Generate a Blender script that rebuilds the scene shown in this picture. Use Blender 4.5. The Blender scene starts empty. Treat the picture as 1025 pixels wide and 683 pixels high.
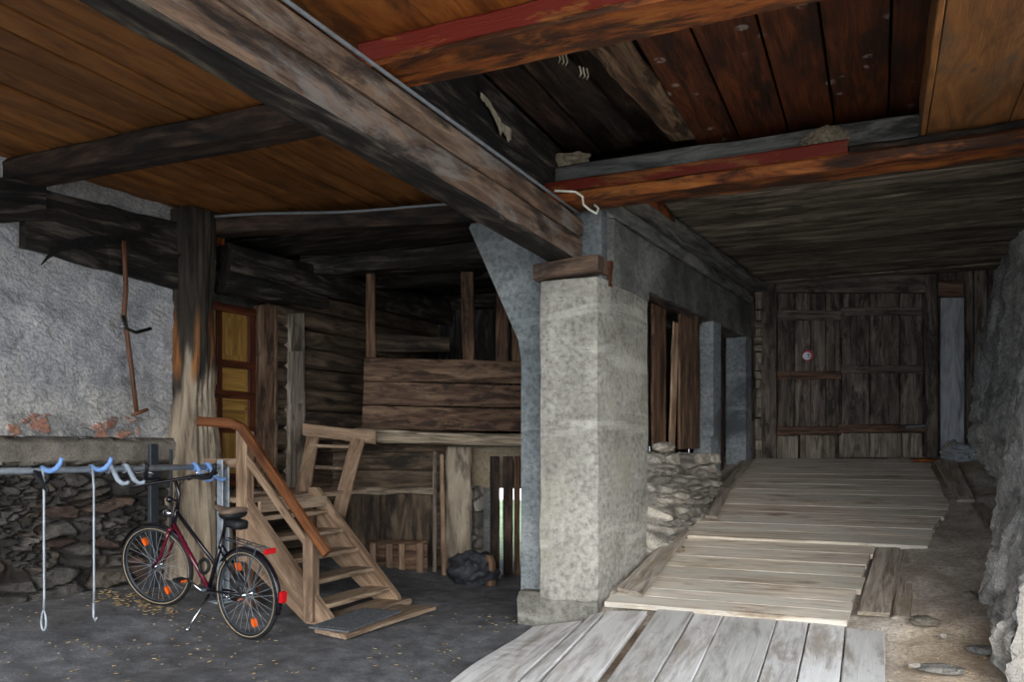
import bpy, math, random
from mathutils import Vector, Matrix, noise
rng = random.Random(11)
C = bpy.context.scene.collection
V = Vector
# ------------------------------------------------------------------ camera frame
TH = math.radians(24.2); CT, ST = math.cos(TH), math.sin(TH)
EYE, FPX, CU, CV = 1.45, 817.0, 512.5, 450.0
def ray(u, v):
    r = (u-CU)/FPX
    return V((-ST+CT*r, CT+ST*r, (CV-v)/FPX))
def at(k, d): return V((k.x*d, k.y*d, EYE+k.z*d))
def PD(u, v, d): return at(ray(u, v), d)                       # a plane parallel to the picture at depth d
def PY(u, v, Y): k = ray(u, v); return at(k, Y/k.y)            # a plane Y = const
def PZ(u, v, z): k = ray(u, v); return at(k, (z-EYE)/k.z)
def PWL(u, v, off=0): k = ray(u, v); return at(k, (-6.87+off)/(k.x-.11*k.y))     # left wall plane
def PCW(u, v, off=0): k = ray(u, v); return at(k, (-2.663+off)/(k.x-.102*k.y))   # passage's left wall plane
def sm(a, b, x):
    t = max(0., min(1., (x-a)/(b-a))); return t*t*(3-2*t)
def lerp(a, b, t): return a+(b-a)*t
def nz(x, y, z=0): return noise.noise(V((x, y, z)))
# ------------------------------------------------------------------ object helpers
WL = {}
def tag(o, label=None, cat=None, group=None, kind=None):
    for k, x in (('label', label), ('category', cat), ('group', group), ('kind', kind)):
        if x: o[k] = x
    return o
def thing(name, label, cat, loc=(0, 0, 0), group=None, local=False):
    o = bpy.data.objects.new(name, None); C.objects.link(o); o.location = loc
    o.empty_display_size = .1
    WL[o.name] = V((0, 0, 0)) if local else V(loc)
    return tag(o, label, cat, group)
class MB:
    def __init__(s): s.v = []; s.f = []; s.uv = []; s.c = []; s.tone = None; s.tv = (.82, 1.15)
    def add(s, pts, faces, uvs, col=None):
        b = len(s.v); s.v += [V(p) for p in pts]
        for f, u in zip(faces, uvs): s.f.append([b+i for i in f]); s.uv.append(u)
        if col is None:
            g = rng.uniform(*s.tv) if s.tone is None else s.tone; col = (g, g*rng.uniform(.985, 1.0), g*rng.uniform(.96, 1.0))
        if isinstance(col, list): s.c += col
        else: s.c += [col]*len(pts)
    def loft(s, rings, caps=True, col=None, close=True, uv0=None, vs=1.0):
        n = len(rings[0]); u0, v0 = uv0 or (rng.uniform(0, 40), rng.uniform(0, 40))
        pts = [p for r in rings for p in r]; faces = []; uvs = []
        cu = [0]
        for i in range(1, len(rings)):
            a = sum(rings[i-1], V((0, 0, 0)))/n; b = sum(rings[i], V((0, 0, 0)))/n; cu.append(cu[-1]+(b-a).length)
        per = [0]
        for j in range(n): per.append(per[-1]+(rings[0][(j+1) % n]-rings[0][j]).length)
        for i in range(len(rings)-1):
            for j in range(n if close else n-1):
                k = (j+1) % n
                faces.append((i*n+j, i*n+k, (i+1)*n+k, (i+1)*n+j))
                uvs.append([(u0+cu[i], v0+per[j]*vs), (u0+cu[i], v0+per[j+1]*vs), (u0+cu[i+1], v0+per[j+1]*vs), (u0+cu[i+1], v0+per[j]*vs)])
        if caps:
            for i, rev in ((0, True), (len(rings)-1, False)):
                f = [i*n+j for j in range(n)]
                r = rings[i]; c0 = r[0]
                uu = [(u0+(r[j]-c0).length*.15, v0+per[j]) for j in range(n)]
                if rev: f = f[::-1]; uu = uu[::-1]
                faces.append(tuple(f)); uvs.append(uu)
        s.add(pts, faces, uvs, col)
    def quad(s, a0, a1, b1, b0, T, ch=.006, jit=.003, seg=.14, fr=4., col=None, bow=0):
        """a board: long edges a0->a1 and b0->b1, thickness vector T"""
        a0, a1, b0, b1, T = V(a0), V(a1), V(b0), V(b1), V(T)
        L = max((a1-a0).length, (b1-b0).length); n = max(1, int(L/seg)); rings = []
        sd = rng.uniform(0, 50)
        for i in range(n+1):
            t = i/n; a = lerp(a0, a1, t); b = lerp(b0, b1, t); w = (b-a); wl = w.length or 1; w = w/wl; tl = T.length; tn = T/tl
            c = min(ch, wl*.3, tl*.3)
            r = [a+w*c, b-w*c, b+tn*c, b+T-tn*c, b+T-w*c, a+T+w*c, a+T-tn*c, a+tn*c]
            bw = tn*bow*math.sin(math.pi*t)
            rr = []
            for q, p in enumerate(r):
                o = noise.noise_vector(p*fr+V((sd, q//2*7., 0)))*jit
                rr.append(p+o+bw)
            rings.append(rr)
        s.loft(rings, col=col)
        return s
    def board(s, p0, p1, w, t, up=(0, 0, 1), **k):
        """p0->p1 centre line of the board, w sideways, t along up"""
        p0, p1, up = V(p0), V(p1), V(up); d = (p1-p0).normalized(); sd = up.cross(d)
        if sd.length < 1e-4: sd = V((1, 0, 0))
        sd.normalize(); upn = d.cross(sd)*-1 if d.cross(sd).dot(up) < 0 else d.cross(sd)
        a = sd*(w/2); T = upn*t
        return s.quad(p0-a-T/2, p1-a-T/2, p1+a-T/2, p0+a-T/2, T, **k)
    def box(s, lo, hi, **k):
        lo, hi = V(lo), V(hi); d = hi-lo; ax = max(range(3), key=lambda i: d[i])
        e = [V((0, 0, 0)) for _ in range(3)]
        for i in range(3): e[i][i] = d[i]
        o = [i for i in range(3) if i != ax]
        A, B, T = e[ax], e[o[0]], e[o[1]]
        if A.cross(B).dot(T) < 0: B, T = T, B
        return s.quad(lo, lo+A, lo+A+B, lo+B, T, **k)
    def tube(s, pts, r, n=8, caps=True, col=None, flat=1.0):
        pts = [V(p) for p in pts]; m = len(pts); rings = []; ref = None
        for i in range(m):
            d = (pts[min(i+1, m-1)]-pts[max(i-1, 0)]).normalized()
            if ref is None:
                ref = d.orthogonal().normalized()
            ref = (ref-d*ref.dot(d)).normalized(); b = d.cross(ref)
            rad = r[i] if isinstance(r, (list, tuple)) else r
            rings.append([pts[i]+ref*math.cos(2*math.pi*j/n)*rad+b*math.sin(2*math.pi*j/n)*rad*flat for j in range(n)])
        s.loft(rings, caps=caps, col=col); return s
    def torus(s, c, ax, R, r, n=40, m=8, col=None, a0=0, a1=2*math.pi, flat=1.):
        c, ax = V(c), V(ax).normalized(); e1 = ax.orthogonal().normalized(); 
        if abs(ax.y) > .9: e1 = V((1, 0, 0))
        e2 = ax.cross(e1); full = abs(a1-a0-2*math.pi) < 1e-6; rings = []
        for i in range(n+1):
            t = a0+(a1-a0)*i/n; d = e1*math.cos(t)+e2*math.sin(t)
            rings.append([c+d*(R+r*math.cos(2*math.pi*j/m))+ax*(r*flat*math.sin(2*math.pi*j/m)) for j in range(m)])
        s.loft(rings, caps=not full, col=col); return s
    def lathe(s, c, prof, ax=(0, 0, 1), n=20, col=None):
        c, ax = V(c), V(ax).normalized(); e1 = ax.orthogonal().normalized(); e2 = ax.cross(e1)
        rings = [[c+ax*h+(e1*math.cos(2*math.pi*j/n)+e2*math.sin(2*math.pi*j/n))*max(r, .0005) for j in range(n)] for r, h in prof]
        s.loft(rings, col=col); return s
    def prism(s, poly, T, col=None, jit=0):
        """flat outline extruded by T"""
        poly = [V(p) for p in poly]; T = V(T); n = len(poly)
        nr = V((0, 0, 0))
        for i in range(n): nr += poly[i].cross(poly[(i+1) % n])
        if nr.dot(T) > 0: poly = poly[::-1]
        u0, v0 = rng.uniform(0, 30), rng.uniform(0, 30)
        d = max(((poly[(i+1) % n]-poly[i]) for i in range(n)), key=lambda q: q.length).normalized(); e = T.normalized().cross(d)
        P = poly+[p+T for p in poly]
        if jit: P = [p+noise.noise_vector(p*5)*jit for p in P]
        uv = lambda p: (u0+p.dot(d), v0+p.dot(e)+p.dot(T.normalized()))
        faces = [tuple(range(n)), tuple(range(2*n-1, n-1, -1))]
        for i in range(n): k = (i+1) % n; faces.append((i, i+n, k+n, k))
        s.add(P, faces, [[uv(P[i]) for i in f] for f in faces], col); return s
    def blob(s, c, rad, sub=3, amp=.15, fr=3., col=None, flatb=None, seed=None):
        import bmesh
        bm = bmesh.new(); bmesh.ops.create_icosphere(bm, subdivisions=sub, radius=1); sd = V((rng.uniform(0, 90),)*3) if seed is None else V((seed,)*3)
        c = V(c); P = []
        for q in bm.verts:
            d = q.co.normalized(); k = 1+amp*noise.noise(d*fr*.5+sd)+amp*.5*noise.noise(d*fr*1.7+sd)
            p = V((d.x*rad[0]*k, d.y*rad[1]*k, d.z*rad[2]*k))
            if flatb is not None: p.z = max(p.z, flatb)
            P.append(c+p)
        F = [tuple(x.index for x in f.verts) for f in bm.faces]; bm.free()
        s.add(P, F, [[(P[i].x*1.0, P[i].y+P[i].z) for i in f] for f in F], col); return s
    def surf(s, fn, nu, nv, colf=None, flip=False):
        P = []; cc = []; 
        for i in range(nu+1):
            for j in range(nv+1):
                r = fn(i/nu, j/nv)
                if isinstance(r, tuple): P.append(r[0]); cc.append(r[1])
                else: P.append(r); cc.append((1, 1, 1))
        F = []; U = []
        for i in range(nu):
            for j in range(nv):
                f = (i*(nv+1)+j, (i+1)*(nv+1)+j, (i+1)*(nv+1)+j+1, i*(nv+1)+j+1)
                if flip: f = f[::-1]
                F.append(f); U.append([(P[q].x+P[q].y, P[q].z) for q in f])
        s.add(P, F, U, cc); return s
    def build(s, name, mat, parent=None, label=None, cat=None, group=None, kind=None, smooth=False, origin=None):
        if parent is not None: org = WL[parent.name]
        elif origin is not None: org = V(origin)
        else:
            n = len(s.v); org = V((sum(p.x for p in s.v)/n, sum(p.y for p in s.v)/n, min(p.z for p in s.v)))
        me = bpy.data.meshes.new(name); me.from_pydata([tuple(p-org) for p in s.v], [], s.f)
        ul = me.uv_layers.new(name='UVMap'); flat = [x for f in s.uv for q in f for x in q]
        ul.data.foreach_set('uv', flat)
        ca = me.color_attributes.new('Col', 'FLOAT_COLOR', 'POINT'); ca.data.foreach_set('color', [x for c in s.c for x in (c[0], c[1], c[2], 1.)])
        if smooth: me.polygons.foreach_set('use_smooth', [True]*len(me.polygons))
        me.materials.append(mat); me.update()
        o = bpy.data.objects.new(name, me); C.objects.link(o)
        if parent is not None: o.parent = parent
        else: o.location = org
        WL[o.name] = org
        return tag(o, label, cat, group, kind)
def copy_tree(o, parent=None):
    c = o.copy(); C.objects.link(c); c.parent = parent
    for ch in [q for q in bpy.data.objects if q.parent == o]: copy_tree(ch, c)
    return c
# ------------------------------------------------------------------ materials
def lin(h):
    if isinstance(h, str):
        h = h.lstrip('#'); h = [int(h[i:i+2], 16)/255 for i in (0, 2, 4)]
    return tuple((x/12.92 if x <= .04045 else ((x+.055)/1.055)**2.4) for x in h)+(1.,)
class N:
    def __init__(s, name):
        s.m = bpy.data.materials.new(name); s.m.use_nodes = True; s.t = s.m.node_tree; s.b = s.t.nodes['Principled BSDF']
    def n(s, ty, **k):
        q = s.t.nodes.new(ty)
        for a, x in k.items(): setattr(q, a, x)
        return q
    def l(s, a, b): s.t.links.new(a, b)
    def uv(s, sx, sy, src='UV'):
        if src == 'POS': o = s.n('ShaderNodeNewGeometry').outputs['Position']
        else: o = s.n('ShaderNodeTexCoord').outputs[src]
        m = s.n('ShaderNodeMapping'); m.inputs['Scale'].default_value = (sx, sy, (sx if src == 'POS' else 1)); s.l(o, m.inputs['Vector']); return m.outputs[0]
    def pos(s, x, y, z):
        m = s.n('ShaderNodeMapping'); m.inputs['Scale'].default_value = (x, y, z); s.l(s.n('ShaderNodeNewGeometry').outputs['Position'], m.inputs['Vector']); return m.outputs[0]
    def noise(s, vec, sc, det=6, ro=.6, dist=0.):
        q = s.n('ShaderNodeTexNoise'); s.l(vec, q.inputs['Vector']); q.inputs['Scale'].default_value = sc; q.inputs['Detail'].default_value = det
        q.inputs['Roughness'].default_value = ro; q.inputs['Distortion'].default_value = dist; return q.outputs['Fac']
    def ramp(s, f, stops):
        q = s.n('ShaderNodeValToRGB'); s.l(f, q.inputs[0]); e = q.color_ramp.elements
        while len(e) < len(stops): e.new(.5)
        for i, (p, c) in enumerate(stops): e[i].position = p; e[i].color = lin(c) if isinstance(c, str) else (c, c, c, 1)
        return q.outputs[0]
    def mix(s, f, a, b, mode='MIX'):
        q = s.n('ShaderNodeMix', data_type='RGBA', blend_type=mode)
        for i, x in ((0, f), (6, a), (7, b)):
            if hasattr(x, 'links'): s.l(x, q.inputs[i])
            elif isinstance(x, str): q.inputs[i].default_value = lin(x)
            elif isinstance(x, (int, float)) and i: q.inputs[i].default_value = (x, x, x, 1)
            else: q.inputs[i].default_value = x
        return q.outputs[2]
    def mul(s, a, b):
        q = s.n('ShaderNodeMath', operation='MULTIPLY')
        for i, x in ((0, a), (1, b)):
            if hasattr(x, 'links'): s.l(x, q.inputs[i])
            else: q.inputs[i].default_value = x
        return q.outputs[0]
    def col(s):
        q = s.n('ShaderNodeVertexColor'); q.layer_name = 'Col'; return q.outputs[0]
    def out(s, c, rough=.8, bump=None, bs=.3, bd=.01, metal=0., spec=.3):
        if hasattr(c, 'links'): s.l(c, s.b.inputs['Base Color'])
        else: s.b.inputs['Base Color'].default_value = lin(c)
        s.b.inputs['Roughness'].default_value = rough; s.b.inputs['Metallic'].default_value = metal; s.b.inputs['Specular IOR Level'].default_value = spec
        if bump is not None:
            q = s.n('ShaderNodeBump'); q.inputs['Strength'].default_value = bs; q.inputs['Distance'].default_value = bd; s.l(bump, q.inputs['Height']); s.l(q.outputs[0], s.b.inputs['Normal'])
        return s.m
def wood(name, dark, mid, light, stain=None, amt=.5, ssc=1.3, rough=.75, grain=9, fib=.35, knots=True, paint=None, pthr=.5, psc=(1.2, 4), spec=.3, bs=.5, spots=None, stain2=None, amt2=.5, crack=.5):
    m = N(name)
    g = m.noise(m.uv(.8, grain), 2.0, 7, .62, 1.0)
    f = m.noise(m.uv(3, 90), 1.6, 3, .6)
    c = m.ramp(g, [(.34, dark), (.5, mid), (.68, light)])
    c = m.mix(1., c, m.ramp(f, [(.3, 1-fib), (.65, 1.0)]), 'MULTIPLY')
    ck = m.ramp(m.noise(m.uv(.5, 26), 2.0, 2, .5, .3), [(.27, .25), (.33, 1.)])
    c = m.mix(crack, c, ck, 'MULTIPLY')
    if knots:
        q = m.n('ShaderNodeTexVoronoi'); m.l(m.uv(1.7, 4.2), q.inputs['Vector']); q.inputs['Scale'].default_value = 1.1
        c = m.mix(m.ramp(q.outputs['Distance'], [(.05, .85), (.11, 0.)]), c, dark)
    if stain2:
        sf = m.noise(m.uv(1.1, 3.2), .9, 6, .7, .5)
        c = m.mix(m.ramp(sf, [(.5+(.5-amt2)*.45-.03, 0.), (.5+(.5-amt2)*.45+.07, .8)]), c, stain2)
    if stain:
        sf = m.noise(m.uv(.8, 2.6), ssc, 7, .7, .4)
        c = m.mix(m.ramp(sf, [(.5+(.5-amt)*.45-.03, 0.), (.5+(.5-amt)*.45+.07, .85)]), c, stain)
    if paint:
        pf = m.noise(m.uv(*psc), 1.7, 8, .72, .3)
        c = m.mix(m.ramp(pf, [(pthr-.02, 0.), (pthr+.02, 1.)]), c, paint)
    if spots:
        q = m.n('ShaderNodeTexVoronoi'); m.l(m.pos(1, 1, 0), q.inputs['Vector']); q.inputs['Scale'].default_value = 4.2
        c = m.mix(m.mul(m.ramp(q.outputs['Distance'], [(.13, .6), (.18, 0.)]), m.ramp(m.noise(m.pos(1, 1, 1), 30, 2), [(.4, 0.), (.5, 1.)])), c, spots)
    c = m.mix(1., c, m.col(), 'MULTIPLY')
    h = m.mix(.5, g, f); h = m.mix(.6, h, ck, 'MULTIPLY')
    return m.out(c, rough, h, bs, .012, spec=spec)
def rocky(name, c1, c2, c3, bands=None, **kw):
    if not bands: return rocky0(name, c1, c2, c3, **kw)
    return rocky0(name, c1, c2, c3, bands=bands, **kw)
def rocky0(name, c1, c2, c3, sc=2.5, rough=.9, bs=.6, bd=.02, col=True, pits=.0, blot=None, bthr=.55, aniso=(1, 1, 1), bands=None):
    m = N(name); p = m.pos(*aniso)
    a = m.noise(p, sc, 8, .65, .3); b = m.noise(p, sc*14, 6, .7)
    c = m.ramp(a, [(.3, c1), (.5, c2), (.72, c3)])
    c = m.mix(1., c, m.ramp(b, [(.36, .55), (.5, .9), (.64, 1.12)]), 'MULTIPLY')
    if blot:
        q = m.noise(p, sc*.45, 7, .7, .2); c = m.mix(m.ramp(q, [(bthr-.05, 0.), (bthr+.08, .85)]), c, blot)
    if bands:
        q = m.noise(m.pos(.5, .5, 3.2), 1.0, 8, .7, .6); c = m.mix(m.ramp(q, [(.55, 0.), (.62, .38)]), c, bands)
        q = m.noise(m.pos(.9, .9, .6), 1.6, 9, .72, .8); c = m.mix(1., c, m.ramp(q, [(.36, .80), (.5, 1.), (.66, 1.06)]), 'MULTIPLY')
    if pits:
        v = m.n('ShaderNodeTexVoronoi'); m.l(p, v.inputs['Vector']); v.inputs['Scale'].default_value = 26
        pm = m.mix(m.ramp(m.noise(p, 4, 3), [(.45, 0.), (.6, 1.)]), 1., m.ramp(v.outputs['Distance'], [(.08, 1-pits), (.2, 1.)])); c = m.mix(1., c, pm, 'MULTIPLY')
    if col: c = m.mix(1., c, m.col(), 'MULTIPLY')
    return m.out(c, rough, m.mix(.5, a, b), bs, bd)
def plain(name, c, rough=.5, metal=0., var=.12, spec=.4, bs=.1, sc=18):
    m = N(name); a = m.noise(m.uv(1, 1, 'Object'), sc, 5, .6)
    cc = m.mix(1., c, m.ramp(a, [(.3, 1-var*2), (.7, 1.+var)]), 'MULTIPLY')
    return m.out(cc, rough, a, bs, .003, metal, spec)
M = {}
M['pine'] = wood('pine_boards', '#613d1f', '#7f5229', '#996636', stain='#4c3019', amt=.22, fib=.15, bs=.3, rough=.6, grain=3.5, crack=.1)
M['orange'] = wood('orange_boards', '#5a3115', '#8e5221', '#a96a30', stain='#4a2a16', amt=.38, rough=.55, grain=3, crack=.1, fib=.2)
M['redboards'] = wood('red_brown_boards', '#2c130a', '#4e2713', '#6a381b', stain='#1c0f0a', amt=.46, spots='#8a8580', rough=.5, bs=.6)
M['panel'] = wood('panel_boards', '#5f3f26', '#84582f', '#9c6a3b', stain='#5c4d3e', amt=.42, rough=.65, grain=3, crack=.1, fib=.2)
M['beam'] = wood('weathered_beam', '#3b2e26', '#6b5546', '#957c67', stain='#1d1815', amt=.43, stain2='#7b7570', amt2=.36, grain=5, bs=.9)
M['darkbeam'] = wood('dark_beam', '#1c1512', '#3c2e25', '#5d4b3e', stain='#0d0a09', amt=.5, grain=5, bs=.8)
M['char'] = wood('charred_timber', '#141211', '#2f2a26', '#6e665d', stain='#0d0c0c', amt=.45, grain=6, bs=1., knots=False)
M['redpaint'] = wood('red_painted_beam', '#5b3118', '#8f5527', '#a9683a', stain='#2a1510', amt=.36, paint='#6c2115', pthr=.475, psc=(.7, 2.4), rough=.5)
M['orangebeam'] = wood('worn_orange_beam', '#4b230f', '#9a5322', '#b87434', stain='#1b100b', amt=.56, ssc=2.0, grain=4, rough=.55, bs=.8)
M['greybeam'] = wood('grey_beam', '#4a4a48', '#7a7b78', '#9d9c96', stain='#353433', amt=.42, grain=5)
M['greyboards'] = wood('grey_ceiling_boards', '#45403a', '#766e62', '#a59b8b', stain='#332e29', amt=.42, grain=5, crack=.3, knots=True, bs=.8)
M['rampwood'] = wood('ramp_planks', '#a0907e', '#cfc1b0', '#eadfd0', stain='#7d6c5a', amt=.28, grain=7, crack=.3, fib=.2, bs=.6, stain2='#c4bfb5', amt2=.5)
M['rampgrey'] = wood('grey_ramp_planks', '#a4a09c', '#cac7c4', '#e3e0dd', stain='#988f84', amt=.34, grain=6, crack=.25, fib=.2, bs=.6, stain2='#d2d2d0', amt2=.5)
M['rampdirty'] = wood('dirty_ramp_planks', '#6b6056', '#a1968a', '#c2b8ab', stain='#80735f', amt=.4, crack=.3, grain=9)
M['oldboard'] = wood('old_boards', '#4b4239', '#82776a', '#aca092', stain='#372f28', amt=.36)
M['gate'] = wood('gate_wood', '#352d27', '#625750', '#8a7d70', stain='#231d19', amt=.42, ssc=2.6, grain=6, crack=.3, bs=.8)
M['gatebrown'] = wood('gate_brown_wood', '#3d2c20', '#6b5040', '#8f735c', stain='#231811', amt=.45)
M['stair'] = wood('stair_wood', '#6c5543', '#987d66', '#b89d83', stain='#6a5342', amt=.34, bs=.5, grain=6, crack=.2)
M['tread'] = wood('worn_tread_wood', '#6a5443', '#a38b73', '#c0a990', stain='#54433a', amt=.36)
M['varnish'] = wood('varnished_rail', '#3f2414', '#6b4024', '#875634', fib=.15, rough=.28, knots=False, spec=.6, bs=.15)
M['door'] = wood('ochre_door_panel', '#6f5028', '#957036', '#ab8548', fib=.15, rough=.5, knots=False, bs=.15)
M['doorframe'] = wood('brown_door_frame', '#2c150c', '#4e2615', '#6a3a20', rough=.5, knots=False, bs=.2)
M['logs'] = wood('dark_log_wall', '#2c231c', '#594a3c', '#7f6d59', stain='#1b1612', amt=.40, grain=5, crack=.3, bs=1.)
M['galboard'] = wood('gallery_boards', '#3c2a1d', '#6b5240', '#937860', stain='#2b1e16', amt=.42, ssc=3.2, grain=6, crack=.3, bs=.9)
M['stud'] = wood('brown_studs', '#33211a', '#634937', '#8a6c54', stain='#1d110b', amt=.4, bs=.7)
M['post'] = wood('weathered_corner_post', '#7a6d60', '#a89a88', '#c6b9a6', stain='#4b4037', amt=.36, grain=3, crack=.3, fib=.2, bs=1.)
M['greyboard'] = wood('grey_board', '#6a6b70', '#92949a', '#adafb4', stain='#4d4d50', amt=.3, grain=4, crack=.2)
M['silver'] = wood('silvered_wood', '#615748', '#9b8d79', '#b9ab95', stain='#4b4034', amt=.32)
M['conc'] = rocky('pale_concrete', '#85817a', '#a3a097', '#b8b4ab', sc=1.6, pits=.6, blot='#9a9386', bthr=.54, bands='#d3d1c8', bs=.5, bd=.012)
M['concblue'] = rocky('grey_concrete', bands='#b2b7ba', c1='#6e777e', c2='#8b9296', c3='#a5a9ab', sc=1.8, pits=.5, blot='#51565a', bthr=.58, bs=.5, bd=.012)
M['concdark'] = rocky('dark_concrete', '#50514f', '#73736f', '#96958e', sc=2.0, pits=.6, blot='#3d3c3a', bthr=.54, bs=.6, bd=.015)
M['plaster'] = rocky('rough_plaster', '#97979a', '#b8b8b8', '#d2cfc8', sc=3.5, bs=.7, bd=.02)
M['stone'] = rocky('rubble_stone', '#8a8580', '#b8b2aa', '#e0d8cc', sc=5, bs=.8, bd=.02)
M['lane'] = rocky('lane_ground', '#4f4f51', '#717174', '#939396', sc=5.5, col=True, blot='#5f5f60', bthr=.55, bs=.7, bd=.012)
M['dirt'] = rocky('packed_dirt', '#8f867b', '#b8b0a5', '#d6d1c8', sc=2.6, blot='#85786a', bthr=.53, bs=.9, bd=.02)
M['grass'] = rocky('rear_lawn', '#5c6b48', '#75835c', '#8f9a76', sc=3)
M['mud'] = rocky('dried_mud', '#6b6256', '#8c8374', '#a9a193', sc=22, bs=1., bd=.01)
M['fragment'] = rocky('pale_fragment', '#857b6c', '#b0a593', '#c9bfae', sc=14, bs=.8, bd=.01)
M['steel'] = plain('galvanised_steel', '#a4abb2', .45, .3, .15)
M['darksteel'] = plain('dull_steel', '#4a4f55', .5, .6)
M['blue'] = plain('blue_plastic_coat', '#7aa0da', .4)
M['greyplastic'] = plain('grey_plastic_coat', '#a3aebb', .45)
M['blackrub'] = plain('black_rubber', '#16171a', .6, var=.3)
M['blackpaint'] = plain('black_lacquer', '#17131a', .25, var=.15, spec=.6)
M['maroon'] = plain('maroon_lacquer', '#5a1026', .22, var=.1, spec=.7)
M['chrome'] = plain('chrome', '#c8cbd0', .2, 1., .08)
M['brownleather'] = plain('tan_saddle', '#6d5b4d', .7)
M['redlens'] = plain('red_lens', '#c4121a', .25, spec=.7)
M['orangelens'] = plain('orange_reflector', '#f0641a', .3, spec=.7)
M['whitelens'] = plain('clear_lens', '#dfe6ea', .2, spec=.7)
M['tyre'] = plain('tyre_rubber', '#1d1d1f', .75, var=.3)
M['tyrewall'] = plain('tan_tyre_wall', '#9c8b74', .7)
M['rust'] = rocky('rusty_iron', '#2d1a12', '#4e2f20', '#6d4027', sc=14, bs=.6, bd=.004)
M['scythe'] = wood('scythe_shaft_wood', '#3e2417', '#67432c', '#83593d', rough=.5, knots=False)
M['scytheiron'] = plain('dark_iron', '#20211f', .55, .5, .3)
M['rubbermat'] = plain('mat_rubber', '#5e6164', .8, var=.3, bs=.5, sc=40)
M['sack'] = plain('dark_sack', '#33343a', .7, var=.5)
M['cablewhite'] = plain('white_cable', '#c9c4b6', .5)
M['conduit'] = plain('grey_conduit', '#787c80', .5)
M['red'] = plain('sticker_red', '#a3202f', .5); M['white'] = plain('sticker_white', '#cdd3de', .5); M['navy'] = plain('sticker_navy', '#26334a', .5)
M['leaf'] = plain('dry_litter', '#9a8461', .9, var=.35)
def bagmat():
    m = N('clear_plastic'); m.b.inputs['Base Color'].default_value = lin('#c9cfd6'); m.b.inputs['Roughness'].default_value = .25; m.b.inputs['Transmission Weight'].default_value = .55; m.b.inputs['Specular IOR Level'].default_value = .6
    return m.m
M['bag'] = bagmat()
WORLD_S, EXPO, SUN_E = 1.5, 1.38, 1.6
# ================================================================== THE SETTING
def glane(X, Y):
    z = .22*sm(-4.3, -6.2, X) - .03*sm(-3, -1, X)
    z += .02*nz(X*.7, Y*.7) + .006*nz(X*5, Y*5, 3)
    return z - .05*sm(8.2, 9.4, Y) - .12*sm(-3.6, -2.3, X)*sm(6.1, 4.6, Y)
def zb(Y):
    if Y >= 6.25: return .26+.222*(Y-6.25)
    return .26*max(0., (Y-4.6)/1.65)**1.6
def PR(u, v, dz=0.):
    k = ray(u, v); return at(k, (EYE+1.1275-dz)/(.222*k.y-k.z))
def spread(a, b, n): return [a+(b-a)*i/n for i in range(n+1)]

def stone(p, sc, mort=.10):
    q = V((p[0]*sc[0], p[1]*sc[1], p[2]*sc[2])); q += noise.noise_vector(q*.6)*.35
    ds, ps = noise.voronoi(q)
    e = sm(0, mort*2.2, ds[1]-ds[0]); c = ps[0]
    h = abs(math.sin(c.x*12.9+c.y*78.2+c.z*37.7)*43758.5) % 1.; h2 = (h*97.3) % 1.
    return e, h, h2

m = MB()
def ff(a, b):
    X = lerp(-7.4, -1.6, a); Y = lerp(-1.5, 9.9, b)
    t = .9+.15*nz(X*1.3, Y*1.3, 9); dry = sm(.1, .5, nz(X*1.1+4, Y*1.1, 2)); 
    return V((X, Y, glane(X, Y))), (t+.06*dry, t+.04*dry, t)
m.surf(ff, 110, 200, flip=False)
m.build('floor', M['lane'], kind='structure', smooth=True)
m = MB()
m.surf(lambda a, b: V((lerp(-14, 14, a), lerp(-14, 24, b), -.16)), 8, 8)
m.build('ground', M['dirt'], kind='structure')
m = MB(); m.surf(lambda a, b: V((lerp(-13, -2.4, a), lerp(10., 23, b), -.14)), 8, 8); m.build('ground_rear', M['grass'], kind='structure')
# bank of dirt that carries the ramp
def xbase(Y):
    P = [(3.0, .72), (5.56, .74), (6.88, .78), (8.1, 1.0), (8.8, 1.12), (11.3, 1.05)]
    for (a, x0), (b, x1) in zip(P, P[1:]):
        if Y <= b: return lerp(x0, x1, (Y-a)/(b-a))
    return 1.05
m = MB()
def fb(a, b):
    Y = lerp(2.6, 11.3, b); x0 = -2.44 if Y < 6.1 else -2.5+.1*(Y-6.2)*.0; X = lerp(x0, 1.6, a)
    z = (zb(Y) if Y > 6.2 else .26+.17*(Y-6.25))-.085 + .018*nz(X*2.2, Y*2.2, 5)+.008*nz(X*9, Y*9, 1)
    z -= sm(-1.7, -2.5, X)*.17*sm(4.6, 6.2, Y)*(Y < 6.3)+.04*sm(6.3, 6.1, Y)
    z += sm(-.3, .35, X)*.078 + sm(.55, 1.1, X)*.06*(1+nz(X*3, Y*3))
    if Y > 6.4: z += sm(-1.25, -1.8, X)*.07
    if a == 0: z = -.12
    g = .95+.35*nz(X*1.4, Y*1.4, 8); br = sm(0, .5, nz(X*1.2, Y*.8, 4)); g += .35*sm(.75, .2, X)*sm(7.0, 6.0, Y)
    return V((X, Y, z)), (g+.1*br, g*.97, g*(.96-.12*br))
m.surf(fb, 70, 150)
m.build('floor_ramp_bank', M['dirt'], kind='structure', smooth=True)

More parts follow.
